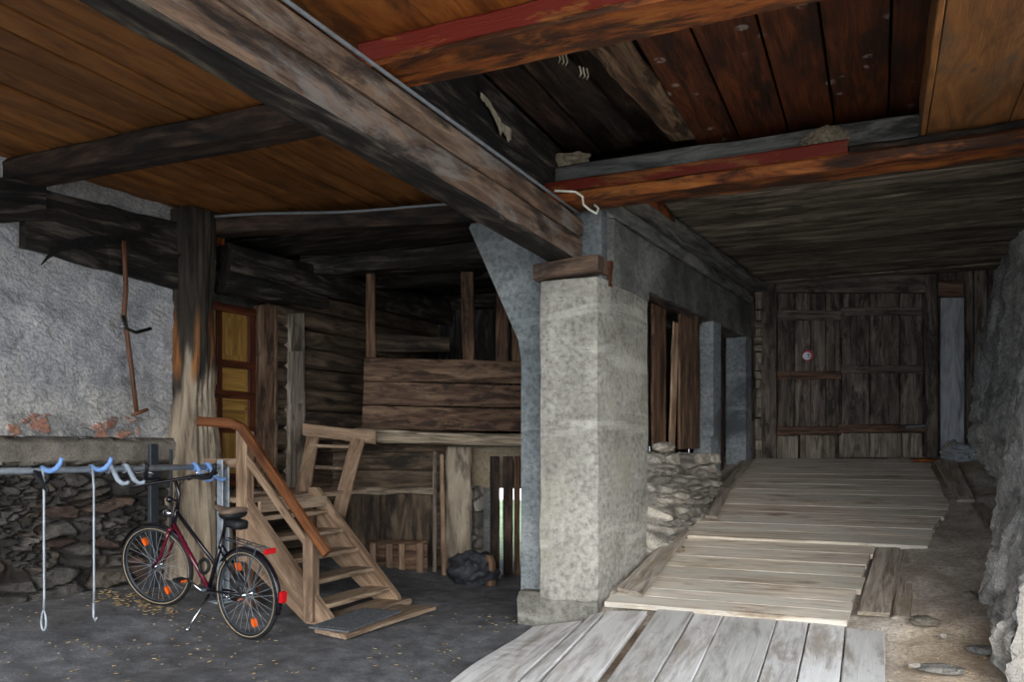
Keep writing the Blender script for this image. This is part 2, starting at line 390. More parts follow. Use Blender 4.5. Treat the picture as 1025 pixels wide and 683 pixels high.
# ---- left wall: rubble below, rough render above
def wl_x(Y): return -6.87+.11*Y
def pl(a, b):
    Y = lerp(2.6, 6.12, a); z = lerp(1.5, 3.86, b)
    h = .03*nz(Y*1.5, z*1.5)+.022*nz(Y*5, z*9, 2)+.018*abs(nz(Y*9, z*22, 5))+.006*nz(Y*40, z*40)
    g = .98+.20*nz(Y*.9, z*1.2, 7)-.12*abs(nz(Y*7, z*16, 1)); g *= .84; c = (g*.96, g*1.0, g*1.06)
    warm = sm(2.4, 1.7, z)*.5; c = (g*(1+.08*warm), g*(1-.0*warm), g*(1.03-.14*warm))
    if z < 1.74 and 4.3 < Y < 5.5:
        e, h1, h2 = stone((Y, z, 0), (7, 11, 1)); on = nz(Y*2.1, z*3.5, 11) > -.28+abs(z-1.62)*2.2
        if on and e > .35 and h1 > .35: c = (.74, .38, .27) if h2 > .4 else (.55, .54, .52); h += .02
        elif on: c = (.62, .60, .57)
    return V((wl_x(Y)+.02+h, Y, z)), c
m = MB(); m.surf(pl, 200, 150, flip=True)
m.surf(lambda a, b: (V((wl_x(lerp(-1.5, 2.6, a))+.03, lerp(-1.5, 2.6, a), lerp(1.5, 4.2, b))), (.8, .8, .82)), 10, 6, flip=True)
m.build('wall_left', M['plaster'], kind='structure')
def rl(a, b):
    Y = lerp(2.4, 6.12, a); z = lerp(-.1, 1.56, b)
    e, h1, h2 = stone((Y, z+.12*nz(Y*1.5, z*2), 0), (2.9, 8.0, 1), .09); e2, k1, k2 = stone((Y, z, 7), (8, 19, 1), .1); big = nz(Y*1.3, z*2.1, 17) > -.05
    if not big: e, h1, h2 = e2, k1, k2
    h = e*(.03+.06*h1)+.02*nz(Y*5, z*9)+.012*nz(Y*14, z*26)
    g = (.08+.14*h1)*(.5+.5*e)*(1+.5*nz(Y*6, z*12, 4))
    c = (g, g*.97, g*.95)
    if h2 > .92: c = (g*1.15, g*.82, g*.70)
    elif h2 > .7: c = (g*1.1, g*.98, g*.85)
    w = sm(1.30, 1.36, z)*sm(1.56, 1.50, z)                      # ledge of mortar
    if w > 0: h = lerp(h, .10+.02*nz(Y*4, z*6), w); c = tuple(lerp(x, y, w) for x, y in zip(c, (.50, .47, .43)))
    r = sm(.1, .5, nz(Y*.9+3, z*1.4, 6))*sm(.6, 1., z)*sm(4.9, 5.5, Y)
    c = tuple(lerp(x, y, r*.6) for x, y in zip(c, (.42, .39, .35)))
    return V((wl_x(Y)+.02+h, Y, z)), c
m = MB(); m.surf(rl, 230, 120, flip=True)
m.surf(lambda a, b: (V((wl_x(lerp(-1.5, 2.4, a))+.05, lerp(-1.5, 2.4, a), lerp(-.1, 1.5, b))), (.3, .3, .3)), 10, 6, flip=True)
m.build('wall_left_rubble', M['stone'], kind='structure')

# log wall carrying on behind the door
m = MB(); z = -.15
while z < 3.15:
    h = rng.uniform(.2, .27); g = rng.uniform(.75, 1.1); m.tone = g
    y0 = 7.05 if z > .9 else 6.1
    y1 = 13.2 if z > 1.35 else 8.9
    m.quad((wl_x(y0)-.12, y0, z), (wl_x(y1)-.12, y1, z), (wl_x(y1)-.12, y1, z+h-.012), (wl_x(y0)-.12, y0, z+h-.012), (.16, 0, 0), ch=.03, jit=.012, seg=.3)
    z += h
m.tone = None
m.build('wall_left_logs', M['logs'], kind='structure')
m = MB(); m.box((-7.3, 6.05, -.1), (-6.5, 8.8, 4.2)); m.box((-7.3, 8.8, 1.55), (-6.5, 13.2, 4.2)); m.box((-7.4, -1.5, -.2), (-6.98, 6.2, 4.2))
m.build('wall_left_core', M['concdark'], kind='structure')

# ---- right wall of the passage, rough stone
def rw(a, b):
    Y = lerp(5.35, 11.4, a); z = lerp(-.15, 3.95, b); zz = z-zb(Y)
    e, h1, h2 = stone((Y+.5*z, z-.35*Y, 2.), (4.2, 2.6, 1), .12)
    low = sm(1.15, .15, zz); X = xbase(Y) + .16*sm(.0, 2.4, zz) + .10*sm(8.8, 7, Y)*sm(.4, 2.5, zz)
    X -= low*(e*(.03+.07*h1)-.03)+.10*nz(Y*1.1, z*1.3)+.05*nz(Y*3, z*4, 2)+.03*abs(nz(Y*9, z*14, 4))+.015*nz(Y*24, z*30, 4)
    g = .9+.32*nz(Y*1.1, z*1.5, 12)-.2*abs(nz(Y*5, z*9, 3)); cr = nz(Y*1.6, z*1.8, 31)
    if cr > .22: g *= .6
    lc = (.65+.4*h1)*(.5+.5*e)
    c = tuple(lerp(q, w*lc, low) for q, w in zip((g*.80, g*.86, g*.94), (.88, .90, .92)))
    return V((X, Y, z)), c
m = MB(); m.surf(rw, 210, 170)
m.surf(lambda a, b: (V((lerp(rw(0, b)[0].x, 2.2, a)+.03*nz(a*4, b*9), 5.355+.05*a*nz(a*5, b*12, 3), lerp(-.15, 3.95, b))), (.6, .6, .6)), 14, 60, flip=True)
m.build('wall_right', M['stone'], kind='structure')

# ---- back wall round the gate
YB = 11.12
m = MB()
x = -2.2
while x < 1.6:
    w = rng.uniform(.14, .24); m.box((x, YB+.14, .9), (x+w-.008, YB+.18, 4.2), jit=.004); x += w
m.box((-2.2, YB+.2, .5), (1.6, YB+.26, 4.2), jit=0)  # unseen solid panel added to stop daylight leaking between the boards
m.build('wall_back', M['gate'], kind='structure')
m = MB(); m.box((-7.3, 13.1, 1.5), (2., 13.25, 4.2)); m.build('wall_back_outer', M['logs'], kind='structure')

# ---- passage's left wall: lintel, columns, piers
def cx(Y): return -2.663+.102*Y
def slab(mb, Y0, Y1, z0, z1, th, off=0, **k):
    return mb.quad((cx(Y0)+off-th, Y0, z0), (cx(Y1)+off-th, Y1, z0), (cx(Y1)+off-th, Y1, z1), (cx(Y0)+off-th, Y0, z1), (th, 0, 0), **k)
m = MB(); m.tone = 1.
# front pillar: pale, follows the wall line
P = [(-2.55, 6.21), (-2.035, 6.21), (cx(7.33), 7.33), (-2.5, 7.33)]
rings = []
for i in range(24):
    z = lerp(-.1, 2.83, i/23); r = []
    for q in range(4):
        a, b = P[q], P[(q+1) % 4]; nn = 5
        for j in range(nn):
            t = j/nn; x, y = lerp(a[0], b[0], t), lerp(a[1], b[1], t)
            if j == 0: t0 = .012; x += t0*(-1 if q in (1, 2) else 1); y += t0*(1 if q in (0, 1) else -1)
            fl = .02*sm(.6, 0, z); p = V((x, y-fl, z)); p += noise.noise_vector(p*3.2)*.011+noise.noise_vector(p*14)*.004
            r.append(p)
    rings.append(r)
m.loft(rings, col=(1., .995, .97)); m.build('pillar_front', M['conc'], kind='structure', smooth=False)
m = MB(); m.tone = 1.
m.quad((-2.52, 6.5, 2.80), (-2.15, 10.9, 2.80), (-2.15, 10.9, 2.93), (-2.52, 6.5, 2.93), (.2, 0, 0), ch=.01)   # top bearing
slab(m, 6.50, 11.1, 2.90, 3.36, .36, ch=.015, jit=.01)
slab(m, 6.42, 7.33, 2.80, 2.95, .36, ch=.015, jit=.01)
m.build('trim_1', M['concdark'], kind='structure')                 # concrete lintel
m = MB(); m.tone = .85
for a, b, th in ((9.36, 9.66, .2), (10.82, 11.1, .25)): slab(m, a, b, zb(a)-.15, 2.92, th, 0, ch=.015, jit=.012)
slab(m, 9.2, 9.4, zb(9.2)-.1, 1.6, .2, .03, ch=.03, jit=.03)
m.build('pillar_rear', M['concblue'], kind='structure')
m = MB(); m.tone = .72                                               # bluish column with haunch beside the pillar
a = PY(523, 346, 6.36); b = PY(470, 225, 6.36)
out = [(-2.77, 6.36, -.1), (-2.77, 6.36, a.z-.12), (-2.80, 6.36, a.z+.05), (b.x, 6.36, b.z-.03), (b.x+.02, 6.36, 3.42), (-2.06, 6.36, 3.42), (-2.06, 6.36, 2.84), (-2.30, 6.36, 2.80), (-2.30, 6.36, -.1)]
m.prism(out, (0, .46, 0), jit=.012)
m.build('pillar_haunched', M['concblue'], kind='structure')
m = MB(); m.tone = .72
m.box((-2.73, 6.19, -.1), (-2.045, 6.6, .27), ch=.05, jit=.02)
m.build('trim_2', M['conc'], kind='structure')                 # worn footing
# rubble parapet under the opening
def rp(a, b):
    Y = lerp(7.28, 9.36, a); q = b*2.0; zt = 1.42-.05*sm(7.3, 9, Y)+.03*nz(Y*3, 0)
    lo = zb(Y)-.12
    if q < 1.5: z = lerp(lo, zt, q/1.5); x = cx(Y)-.03+(.17-.13*q/1.5)*sm(7.22, 7.5, Y)
    else: z = zt-.02*(q-1.5); x = cx(Y)-.01-(q-1.5)/.5*.42
    e, h1, h2 = stone((Y, z+x*.5, 5), (2.6, 15, 1), .11)
    g = (.5+.45*h1)*(.5+.5*e); x += (e*(.02+.05*h1)*(q < 1.5)+.03*nz(Y*3, z*3))*sm(7.25, 7.45, Y); z += e*.05*h1*(q >= 1.4)
    x += .015*nz(Y*14, z*18)
    return V((x, Y, z)), (g*1.02, g, g*.94)
m = MB(); m.surf(rp, 90, 110)
m.build('wall_rubble_parapet', M['stone'], kind='structure')
# black boards added behind the openings, standing in for the dark interior
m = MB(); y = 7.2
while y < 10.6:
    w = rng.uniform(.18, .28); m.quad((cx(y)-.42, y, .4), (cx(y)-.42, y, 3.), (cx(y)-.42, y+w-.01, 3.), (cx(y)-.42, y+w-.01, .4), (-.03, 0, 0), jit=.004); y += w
m.build('dark_backing_boards', M['char'], kind='structure')

# ---- ceilings
def boards_y(mb, x0, x1, y0, y1, z, w, t=.03, gap=.006, zj=.004, tv=None, **k):
    if tv: mb.tv = tv
    x = x0
    while x < x1-.02:
        ww = min(w*rng.uniform(.88, 1.12), x1-x); zz = z+rng.uniform(-zj, zj)
        mb.quad((x, y0, zz), (x, y1, zz), (x+ww-gap, y1, zz), (x+ww-gap, y0, zz), (0, 0, t), ch=.005, jit=.002, seg=.4, **k); x += ww
def boards_x(mb, x0, x1, y0, y1, z, w, t=.03, gap=.008, zj=.006, rag=0., tv=None, **k):
    if tv: mb.tv = tv
    y = y0
    while y < y1-.02:
        ww = min(w*rng.uniform(.8, 1.2), y1-y); zz = z+rng.uniform(-zj, zj); r0, r1 = rng.uniform(-rag, rag), rng.uniform(-rag, rag)
        mb.quad((x0+r0, y+ww-gap, zz), (x1+r1, y+ww-gap, zz), (x1+r1, y, zz), (x0+r0, y, zz), (0, 0, t), ch=.005, jit=.003, seg=.3, **k); y += ww
m = MB(); boards_y(m, -7.2, -2.46, -1.5, 6.75, 3.78, .23, gap=.022, zj=.01, tv=(.74, 1.22))
m.build('ceiling', M['pine'], kind='structure')
m = MB(); boards_y(m, -2.44, 1.9, -1.5, 3.46, 3.508, .52, gap=.004); m.build('ceiling_front', M['orange'], kind='structure')
m = MB(); boards_y(m, -1.28, .27, 3.6, 6.5, 3.82, .33, gap=.014, zj=.012); m.build('ceiling_middle', M['redboards'], kind='structure')
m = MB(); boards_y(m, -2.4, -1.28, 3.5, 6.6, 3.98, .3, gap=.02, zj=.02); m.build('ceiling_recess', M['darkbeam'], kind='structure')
m = MB()
boards_y(m, .29, 1.9, 3.72, 6.24, 3.545, .47, gap=.005)
m.quad((.25, 3.72, 3.535), (.25, 6.2, 3.535), (.285, 6.2, 3.535), (.285, 3.72, 3.535), (0, 0, .3))
m.build('ceiling_right_panel', M['panel'], kind='structure')
m = MB(); boards_x(m, -1.72, 1.6, 6.42, 11.2, 3.60, .24, gap=.014, zj=.012, rag=.02, tv=(.68, 1.3))
m.build('ceiling_passage', M['greyboards'], kind='structure')
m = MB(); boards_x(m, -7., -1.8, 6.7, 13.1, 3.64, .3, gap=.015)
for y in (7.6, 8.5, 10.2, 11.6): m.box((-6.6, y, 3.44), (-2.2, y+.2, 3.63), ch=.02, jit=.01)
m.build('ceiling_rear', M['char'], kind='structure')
m = MB(); m.tone = .6
m.box((-7.4, -1.55, 4.2), (2.2, 13.4, 4.35), seg=3); m.box((-7.4, -1.6, 3.55), (2.2, -1.5, 4.3), seg=3); m.box((1.75, -1.5, 3.55), (2.2, 13.3, 4.3), seg=3)
m.build('light_stop_slab', M['logs'], kind='structure')  # unseen slab and edge closures added to keep sky light out of board gaps

# ================================================================== BEAMS (each one a thing)
# long main beam: two squared timbers bolted together, one over the other
bm_ = thing('timber_beam', 'long weathered brown and grey beam running overhead to the concrete pillar', 'beam', (-2.35, 2.5, 3.0))
m = MB(); m.tone = 1.0
m.quad((-2.53, -1.4, 3.005), (-2.46, 6.33, 2.995), (-2.215, 6.33, 2.995), (-2.40, -1.4, 3.005), (0, 0, .185), ch=.022, jit=.012, seg=.22, fr=2.); m.build('lower_timber', M['beam'], bm_)
m = MB(); m.tone = 1.08
m.quad((-2.52, -1.4, 3.197), (-2.45, 6.33, 3.187), (-2.205, 6.33, 3.187), (-2.39, -1.4, 3.197), (0, 0, .15), ch=.02, jit=.010, seg=.22, fr=2.); m.build('upper_timber', M['beam'], bm_)
m = MB(); m.tube([(-2.375+.185*t, -1.4+7.6*t, 3.338) for t in spread(0, 1, 12)], .011, 8); m.build('conduit', M['conduit'], bm_, smooth=True)
m = MB(); m.quad((-2.535, -1.4, 2.99), (-2.465, 6.3, 2.98), (-2.235, 6.3, 2.98), (-2.41, -1.4, 2.99), (0, 0, .03), ch=.01, jit=.008, seg=.22, fr=3); m.build('dark_underside', M['char'], bm_, label='black underside of the beam')  # thin separate dark strip covering the beam's underside
m = MB(); m.tone = 1.0
m.quad((-2.57, 6.14, 2.835), (-2.02, 6.14, 2.87), (-2.02, 6.42, 2.87), (-2.57, 6.42, 2.835), (0, 0, .125), ch=.012, jit=.008)
m.build('timber_block', M['beam'], label='short brown wooden block capping the concrete pillar beneath the long overhead beam', cat='block')
m = MB()
m.box((-2.03, 6.40, 2.78), (-2.005, 6.56, 2.99), ch=.01, jit=.01)
m.build('rusty_plate', M['rust'], label='small rust-red iron plate on the top right corner of the pillar', cat='plate')

def cross(name, label, quad, T, mat, ch=.02, jit=.012, tone=None, seg=.2, fr=2., cat='beam'):
    m = MB(); m.tone = tone; m.quad(*quad, T, ch=ch, jit=jit, seg=seg, fr=fr); return m.build(name, M[mat], label=label, cat=cat)
cross('timber_beam', 'dark cross beam below the left honey-coloured board ceiling', [(-6.9, 4.28, 3.60), (-2.5, 4.28, 3.58), (-2.5, 4.56, 3.58), (-6.9, 4.56, 3.60)], (0, 0, .18), 'darkbeam', fr=1.5, jit=.02)
# red painted cross beam at top
rb = thing('timber_beam', 'cross beam at the top with red painted face and bare orange underside', 'beam', (0, 3.6, 3.35))
m = MB(); m.quad((-2.40, 3.445, 3.395), (1.9, 3.445, 3.39), (1.9, 3.73, 3.39), (-2.40, 3.73, 3.395), (0, 0, .115), ch=.012, jit=.006); m.build('painted_timber', M['redpaint'], rb)
m = MB(); m.tone = .95; m.quad((-2.40, 3.44, 3.372), (1.9, 3.44, 3.365), (1.9, 3.74, 3.365), (-2.40, 3.74, 3.372), (0, 0, .028), ch=.008, jit=.008, fr=1.6); m.build('bare_timber', M['orangebeam'], rb)
# front beam of the passage
pb = thing('timber_beam', 'cross beam above the planked passage, half red paint and half bare orange wood', 'beam', (-.3, 6.1, 3.37))
x1 = PY(849, 150, 6.08).x
m = MB(); m.quad((-2.42, 6.02, 3.47), (x1, 6.02, 3.47), (x1, 6.27, 3.47), (-2.42, 6.27, 3.47), (0, 0, .10), ch=.01, jit=.005); m.build('painted_timber', M['redpaint'], pb)
m = MB(); m.quad((-2.42, 6.0, 3.375), (1.7, 6.0, 3.375), (1.7, 6.29, 3.375), (-2.42, 6.29, 3.375), (0, 0, .10), ch=.02, jit=.012); m.build('bare_timber', M['orangebeam'], pb)
m = MB(); m.quad((x1+.01, 6.03, 3.475), (1.7, 6.03, 3.475), (1.7, 6.27, 3.475), (x1+.01, 6.27, 3.475), (0, 0, .06), ch=.02, jit=.02); m.build('charred_edge', M['darkbeam'], pb)
cross('timber_beam', 'smooth grey beam resting above the red and orange passage beam', [(-2.6, 6.28, 3.585), (1.7, 6.28, 3.57), (1.7, 6.52, 3.57), (-2.6, 6.52, 3.585)], (0, 0, .2), 'greybeam')
# wall plate above the lintel
m = MB(); m.quad((cx(6.5)-.3, 6.5, 3.37), (cx(11.1)-.3, 11.1, 3.37), (cx(11.1)+.02, 11.1, 3.37), (cx(6.5)+.02, 6.5, 3.37), (0, 0, .13), ch=.01)
m.quad((cx(6.5)-.3, 6.5, 3.505), (cx(11.1)-.3, 11.1, 3.505), (cx(11.1)+.22, 11.1, 3.505), (cx(6.5)+.2, 6.5, 3.505), (0, 0, .08), ch=.01)
m.build('wall_plate', M['greybeam'], label='grey timber wall plate on top of the concrete lintel of the passage', cat='beam')
m = MB(); m.box((-1.80, 6.34, 3.52), (-1.70, 8.6, 3.585), ch=.01, jit=.01); m.build('ceiling_batten', M['orangebeam'], label='orange batten along the passage ceiling edge next to the grey boards', cat='batten')

m = MB(); m.quad((-2.46, 3.76, 3.345), (-2.46, 6.4, 3.345), (-2.46, 6.4, 3.97), (-2.46, 3.76, 3.97), (.03, 0, 0)); m.build('recess_blocking_board', M['char'], kind='structure')  # black board added to block the view through the dark gap over the beam
# rear-left beam with conduit
a = PZ(205, 236, 3.60); b = PZ(478, 222, 3.42); a = at(ray(203, 234), 8.0); b = at(ray(492, 221), 7.35)
dv = (b-a).normalized(); nv = V((-dv.y, dv.x, 0))
cb = thing('timber_beam', 'brown beam carrying a thin pipe in front of the dark rear ceiling', 'beam', tuple((a+b)/2))
m = MB(); m.quad(a, b, b+nv*.2, a+nv*.2, (0, 0, .16), ch=.015, jit=.01); m.build('timber', M['darkbeam'], cb)
m = MB(); m.tube([lerp(a, b, t)-nv*.02+V((0, 0, .15+.012*math.sin(t*9))) for t in spread(0, 1, 14)], .014, 8); m.build('conduit', M['conduit'], cb, smooth=True)

# charred lintels in the plaster wall
def wallq(px, off, T, mat, name, label, cat, **k):
    m = MB(); p = [PWL(u, v, off) for u, v in px]; m.quad(p[0], p[1], p[2], p[3], T, **k); return m.build(name, M[mat], label=label, cat=cat)
wallq([(20, 249), (176, 291), (174, 224), (20, 186)], .03, (.07, .008, 0), 'char', 'timber_lintel', 'charred black timber embedded near the top of the white plaster wall', 'beam', ch=.01, jit=.02, seg=.12, fr=5)
wallq([(-60, 226), (40, 222), (40, 184), (-60, 170)], .05, (.07, .008, 0), 'char', 'timber_lintel', 'black timber end stub at the upper left corner of the plaster wall', 'beam', ch=.01, jit=.015)
# corner post: rough trunk-like post
post = thing('corner_post', 'thick weathered corner post beside the yellow panelled door, blackened at its top', 'post', (-6.15, 6.1, .2))
def trunk(mb, z0, z1, cx_, cy_, r0, r1, amp, n=22, sd=0, squash=.8):
    rings = []; N_ = max(4, int((z1-z0)/.06))
    for i in range(N_+1):
        t = i/N_; z = lerp(z0, z1, t); rr = lerp(r0, r1, t); r = []
        for j in range(n):
            th = 2*math.pi*j/n; x, y = math.cos(th), math.sin(th)
            s = 1/max(abs(x), abs(y)); k = lerp(1, s, .62)
            f = 1+amp*nz(x*2.2+sd, y*2.2, z*.8)+amp*.8*nz(x*7+sd, y*7, z*1.5)
            r.append(V((cx_+x*k*rr*f, cy_+y*k*rr*squash*f, z)))
        rings.append(r)
    mb.loft(rings)
pc = PWL(193, 400, .12)
m = MB(); rings = []; cc_ = []; n = 44; N_ = 110
for i in range(N_+1):
    z = lerp(.05, 3.76, i/N_); rr = .185+.13*sm(2.0, .4, z)+.012*nz(z*2, 3)+.015*sm(3., 3.7, z); r = []
    ox = .06*sm(1.6, .4, z)
    for j in range(n):
        th = 2*math.pi*j/n; x, y = math.cos(th), math.sin(th); s = 1/max(abs(x), abs(y)); k = lerp(1, s, .55)
        f = 1+.16*nz(x*2.2+3, y*2.2, z*.9)+.13*nz(x*6+3, y*6, z*1.2)+.05*nz(x*16, y*16, z*4)
        r.append(V((pc.x+ox+x*k*rr*f, pc.y-ox*.6+y*k*rr*.85*f, z)))
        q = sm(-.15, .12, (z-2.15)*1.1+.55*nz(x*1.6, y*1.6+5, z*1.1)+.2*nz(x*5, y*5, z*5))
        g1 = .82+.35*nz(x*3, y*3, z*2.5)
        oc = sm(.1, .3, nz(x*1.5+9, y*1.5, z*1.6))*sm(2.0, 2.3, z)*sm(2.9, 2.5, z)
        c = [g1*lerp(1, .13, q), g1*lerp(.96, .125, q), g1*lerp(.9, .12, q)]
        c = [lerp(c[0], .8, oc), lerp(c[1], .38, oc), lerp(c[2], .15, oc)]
        cc_.append(tuple(c))
    rings.append(r)
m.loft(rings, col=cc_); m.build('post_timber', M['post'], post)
m = MB(); m.box((-6.5, 5.9, 3.5), (-6.0, 6.3, 3.77)); m.build('timber_stub', M['orangebeam'], label='short reddish timber stub between corner post top and board ceiling', cat='beam')

# lintel logs over the door, running back
m = MB(); m.tone = .9
p0, p1 = PWL(213, 298, .05), PWL(316, 309, .05)
m.quad(V((p0.x, p0.y, 3.02)), V((p1.x, p1.y, 3.08)), V((p1.x, p1.y, 3.22)), V((p0.x, p0.y, 3.25)), (.2, 0, 0), ch=.03, jit=.02)
m.build('timber_lintel', M['char'], label='shorter black log directly above the yellow panelled door', cat='beam')
m = MB(); m.tone = 1.
m.quad((wl_x(6.35)+.06, 6.35, 3.25), (wl_x(13)+.06, 13, 3.18), (wl_x(13)+.06, 13, 3.58), (wl_x(6.35)+.06, 6.35, 3.54), (.16, 0, 0), ch=.03, jit=.02, seg=.25, fr=2.5)
m.build('timber_lintel', M['char'], label='long charred log running back above the door and gallery', cat='beam')

# ================================================================== DOOR on the landing
d0, d1 = 6.22, 6.86
dr = thing('door_1', None, None, (wl_x(6.5), 6.5, 1.04)); dr['kind'] = 'structure'
for k in ('label', 'category'):
    if k in dr: del dr[k]
def dq(mb, ya, yb, za, zb_, off, th, **k):
    if zb_-za > yb-ya: return mb.quad((wl_x(ya)+off, ya, zb_), (wl_x(ya)+off, ya, za), (wl_x(yb)+off, yb, za), (wl_x(yb)+off, yb, zb_), (th, 0, 0), **k)
    mb.quad((wl_x(ya)+off, ya, za), (wl_x(yb)+off, yb, za), (wl_x(yb)+off, yb, zb_), (wl_x(ya)+off, ya, zb_), (th, 0, 0), **k)
m = MB(); m.tone = 1.
for ya, yb in ((6.12, 6.19), (6.37, 6.44), (6.78, 6.87)): dq(m, ya, yb, 1.06, 2.96, -.04, .045, ch=.006, jit=.001)
for za, zc in ((1.06, 1.2), (1.98, 2.06), (2.30, 2.38), (2.87, 2.96), (1.62, 1.69)): dq(m, 6.12, 6.87, za, zc, -.038, .045, ch=.006, jit=.001)
m.build('door_frame', M['doorframe'], dr)
for ya, yb, za, zc in ((6.19, 6.37, 2.38, 2.87), (6.44, 6.78, 2.38, 2.87), (6.19, 6.78, 2.06, 2.30), (6.19, 6.37, 1.2, 1.62), (6.44, 6.78, 1.2, 1.62), (6.19, 6.78, 1.69, 1.98)):
    m = MB(); m.tone = 1.
    dq(m, ya, yb, za, zc, -.03, .015, ch=.003, jit=0)
    if yb-ya > .2: dq(m, ya+.05, yb-.05, za+.05, zc-.05, -.016, .014, ch=.01, jit=0)
    m.build('door_panel', M['door'], dr)
m = MB(); m.tone = .9; dq(m, 6.88, 7.08, 1.04, 3.0, -.04, .09, ch=.01); dq(m, 7.09, 7.13, 1.04, 3.0, .0, .06, ch=.008)
m.build('door_casing', M['galboard'], dr)
pp = PWL(298, 400, .06)
m = MB(); m.quad(PWL(289, 503, .08), PWL(291, 314, .08), PWL(305, 314, .08), PWL(307, 503, .08), (-.1, 0, 0), ch=.015, jit=.015)
m.quad(PWL(290, 404, .1), PWL(292, 352, .1), PWL(305, 352, .1), PWL(305, 404, .1), (-.05, 0, 0), ch=.01, jit=.01)
m.build('door_post', M['oldboard'], label='pale notched upright board between the yellow door and the log wall', cat='post')
# ================================================================== RAMP
r1 = []
def ramp1(X, Y):
    return .205+.17*(Y-6.2)-sm(-1.75, -2.5, X)*.16*sm(4.6, 6.2, Y)
def plankY(x0, x1, y0, y1, t=.04):
    m = MB(); j = rng.uniform(-.006, .006); sk = rng.uniform(-.012, .012)
    m.quad((x0, y0, -t+j), (x0+sk, y1, -t+j), (x1+sk-.008, y1, -t+j), (x1-.008, y0, -t+j), (0, 0, t), ch=.006, jit=.005, seg=.12, fr=5)
    for p in m.v: p.z += ramp1(p.x, p.y)+.012+.004*nz(p.x*6, p.y*2)
    return m
def merge(dst, src):
    b = len(dst.v); dst.v += src.v; dst.f += [[i+b for i in f] for f in src.f]; dst.uv += src.uv; dst.c += src.c
m = MB()
for x0, x1, y1 in ((-1.55, -1.27, 6.215), (-1.27, -1.05, 6.21), (-1.05, -.67, 6.22), (-.67, -.45, 6.2), (-.45, -.21, 6.2), (-.21, .04, 6.12)):
    merge(m, plankY(x0, x1, 3.6+rng.uniform(-.05, .05), y1))
m.build('plank_ramp', M['rampgrey'], label='lowest ramp section of grey planks laid lengthwise towards the viewer', cat='ramp', origin=(-.8, 5, 0))
for x0, x1, y1, lab in ((-2.52, -2.10, 6.02, 'outermost grey plank at the ramp\'s left edge, touching the pillar footing'), (-2.09, -1.97, 6.12, 'narrow grey plank second from the ramp\'s left edge below the pillar'), (-1.96, -1.63, 6.16, 'wide grey plank bordering the dirt-filled gap below the pillar\'s right corner')):
    plankY(x0, x1, 3.6, y1).build('ramp_plank', M['rampgrey'], label=lab, cat='plank')
def zt(Y, dz): return zb(Y)+dz
def planksX(name, label, ys, xl, xr, dz, t=.04, mat='rampwood'):
    m = MB()
    for a, b in zip(ys, ys[1:]):
        e0, e1 = rng.uniform(-.018, .018), rng.uniform(-.02, .02); j = rng.uniform(-.0015, .002); b2 = b-.006
        m.quad((xl(a)+e0, a, zb(a)-t+dz+j), (xr(a)+e1, a, zb(a)-t+dz+j), (xr(b)+e1, b2, zb(b2)-t+dz+j), (xl(b)+e0, b2, zb(b2)-t+dz+j), (0, -.0, t), ch=.003, jit=.0025, seg=.12, fr=3.)
    return m.build(name, M[mat], label=label, cat='ramp')
planksX('plank_ramp', 'middle ramp section of cross planks beside the concrete pillar', [6.19, 6.36, 6.53, 6.78, 7.05, 7.32, 7.58, 7.84], lambda y: lerp(-1.97, -1.78, (y-6.2)/1.6), lambda y: lerp(-.20, -.04, (y-6.2)/1.6), -.0)
ys = [7.80]; 
while ys[-1] < 10.9: ys.append(ys[-1]+rng.uniform(.15, .30))
ys[-1] = 11.0
planksX('plank_ramp', 'upper ramp section of brown cross planks leading to the gate', ys, lambda y: lerp(-1.72, -1.45, (y-7.8)/3.2), lambda y: lerp(.36, .62, (y-7.8)/1.2) if y < 9 else lerp(.62, .55, (y-9)/2), .022)
def loose(pix, dz, t, mat, label, name='loose_plank', cat='plank', **k):
    m = MB(); p = [PR(u, v, dz) for u, v in pix]; m.quad(p[0], p[1], p[2], p[3], (0, -.01, t), **k); return m.build(name, M[mat], label=label, cat=cat)
K = dict(ch=.008, jit=.006, fr=4)
loose([(643, 598), (691, 534), (678, 532), (618, 592)], .012, .035, 'rampdirty', 'grey board lying along the left edge of the middle ramp section', **K)
loose([(718, 520), (731, 492), (722, 491), (706, 519)], .045, .03, 'rampdirty', 'short grey board along the upper ramp section\'s left edge', **K)
loose([(731, 492), (752, 464), (742, 463), (721, 491)], .05, .03, 'rampdirty', 'narrow board beside the rear concrete column, nearest the gate', **K)
loose([(891, 618), (903, 541), (880, 541), (858, 616)], -.035, .03, 'rampdirty', 'grey board laid lengthwise at the middle ramp section\'s right end', **K)
loose([(912, 623), (916, 541), (905, 541), (893, 620)], -.045, .03, 'rampdirty', 'outer dirty board half sunk in dirt right of the middle ramp section', **K)
loose([(976, 503), (958, 464), (936, 464), (957, 503)], .045, .03, 'rampdirty', 'curved grey board at the upper ramp section\'s right edge near the gate', **K)
loose([(999, 530), (985, 506), (972, 507), (985, 532)], .05, .03, 'rampdirty', 'short grey board between the upper ramp and the stone wall', **K)

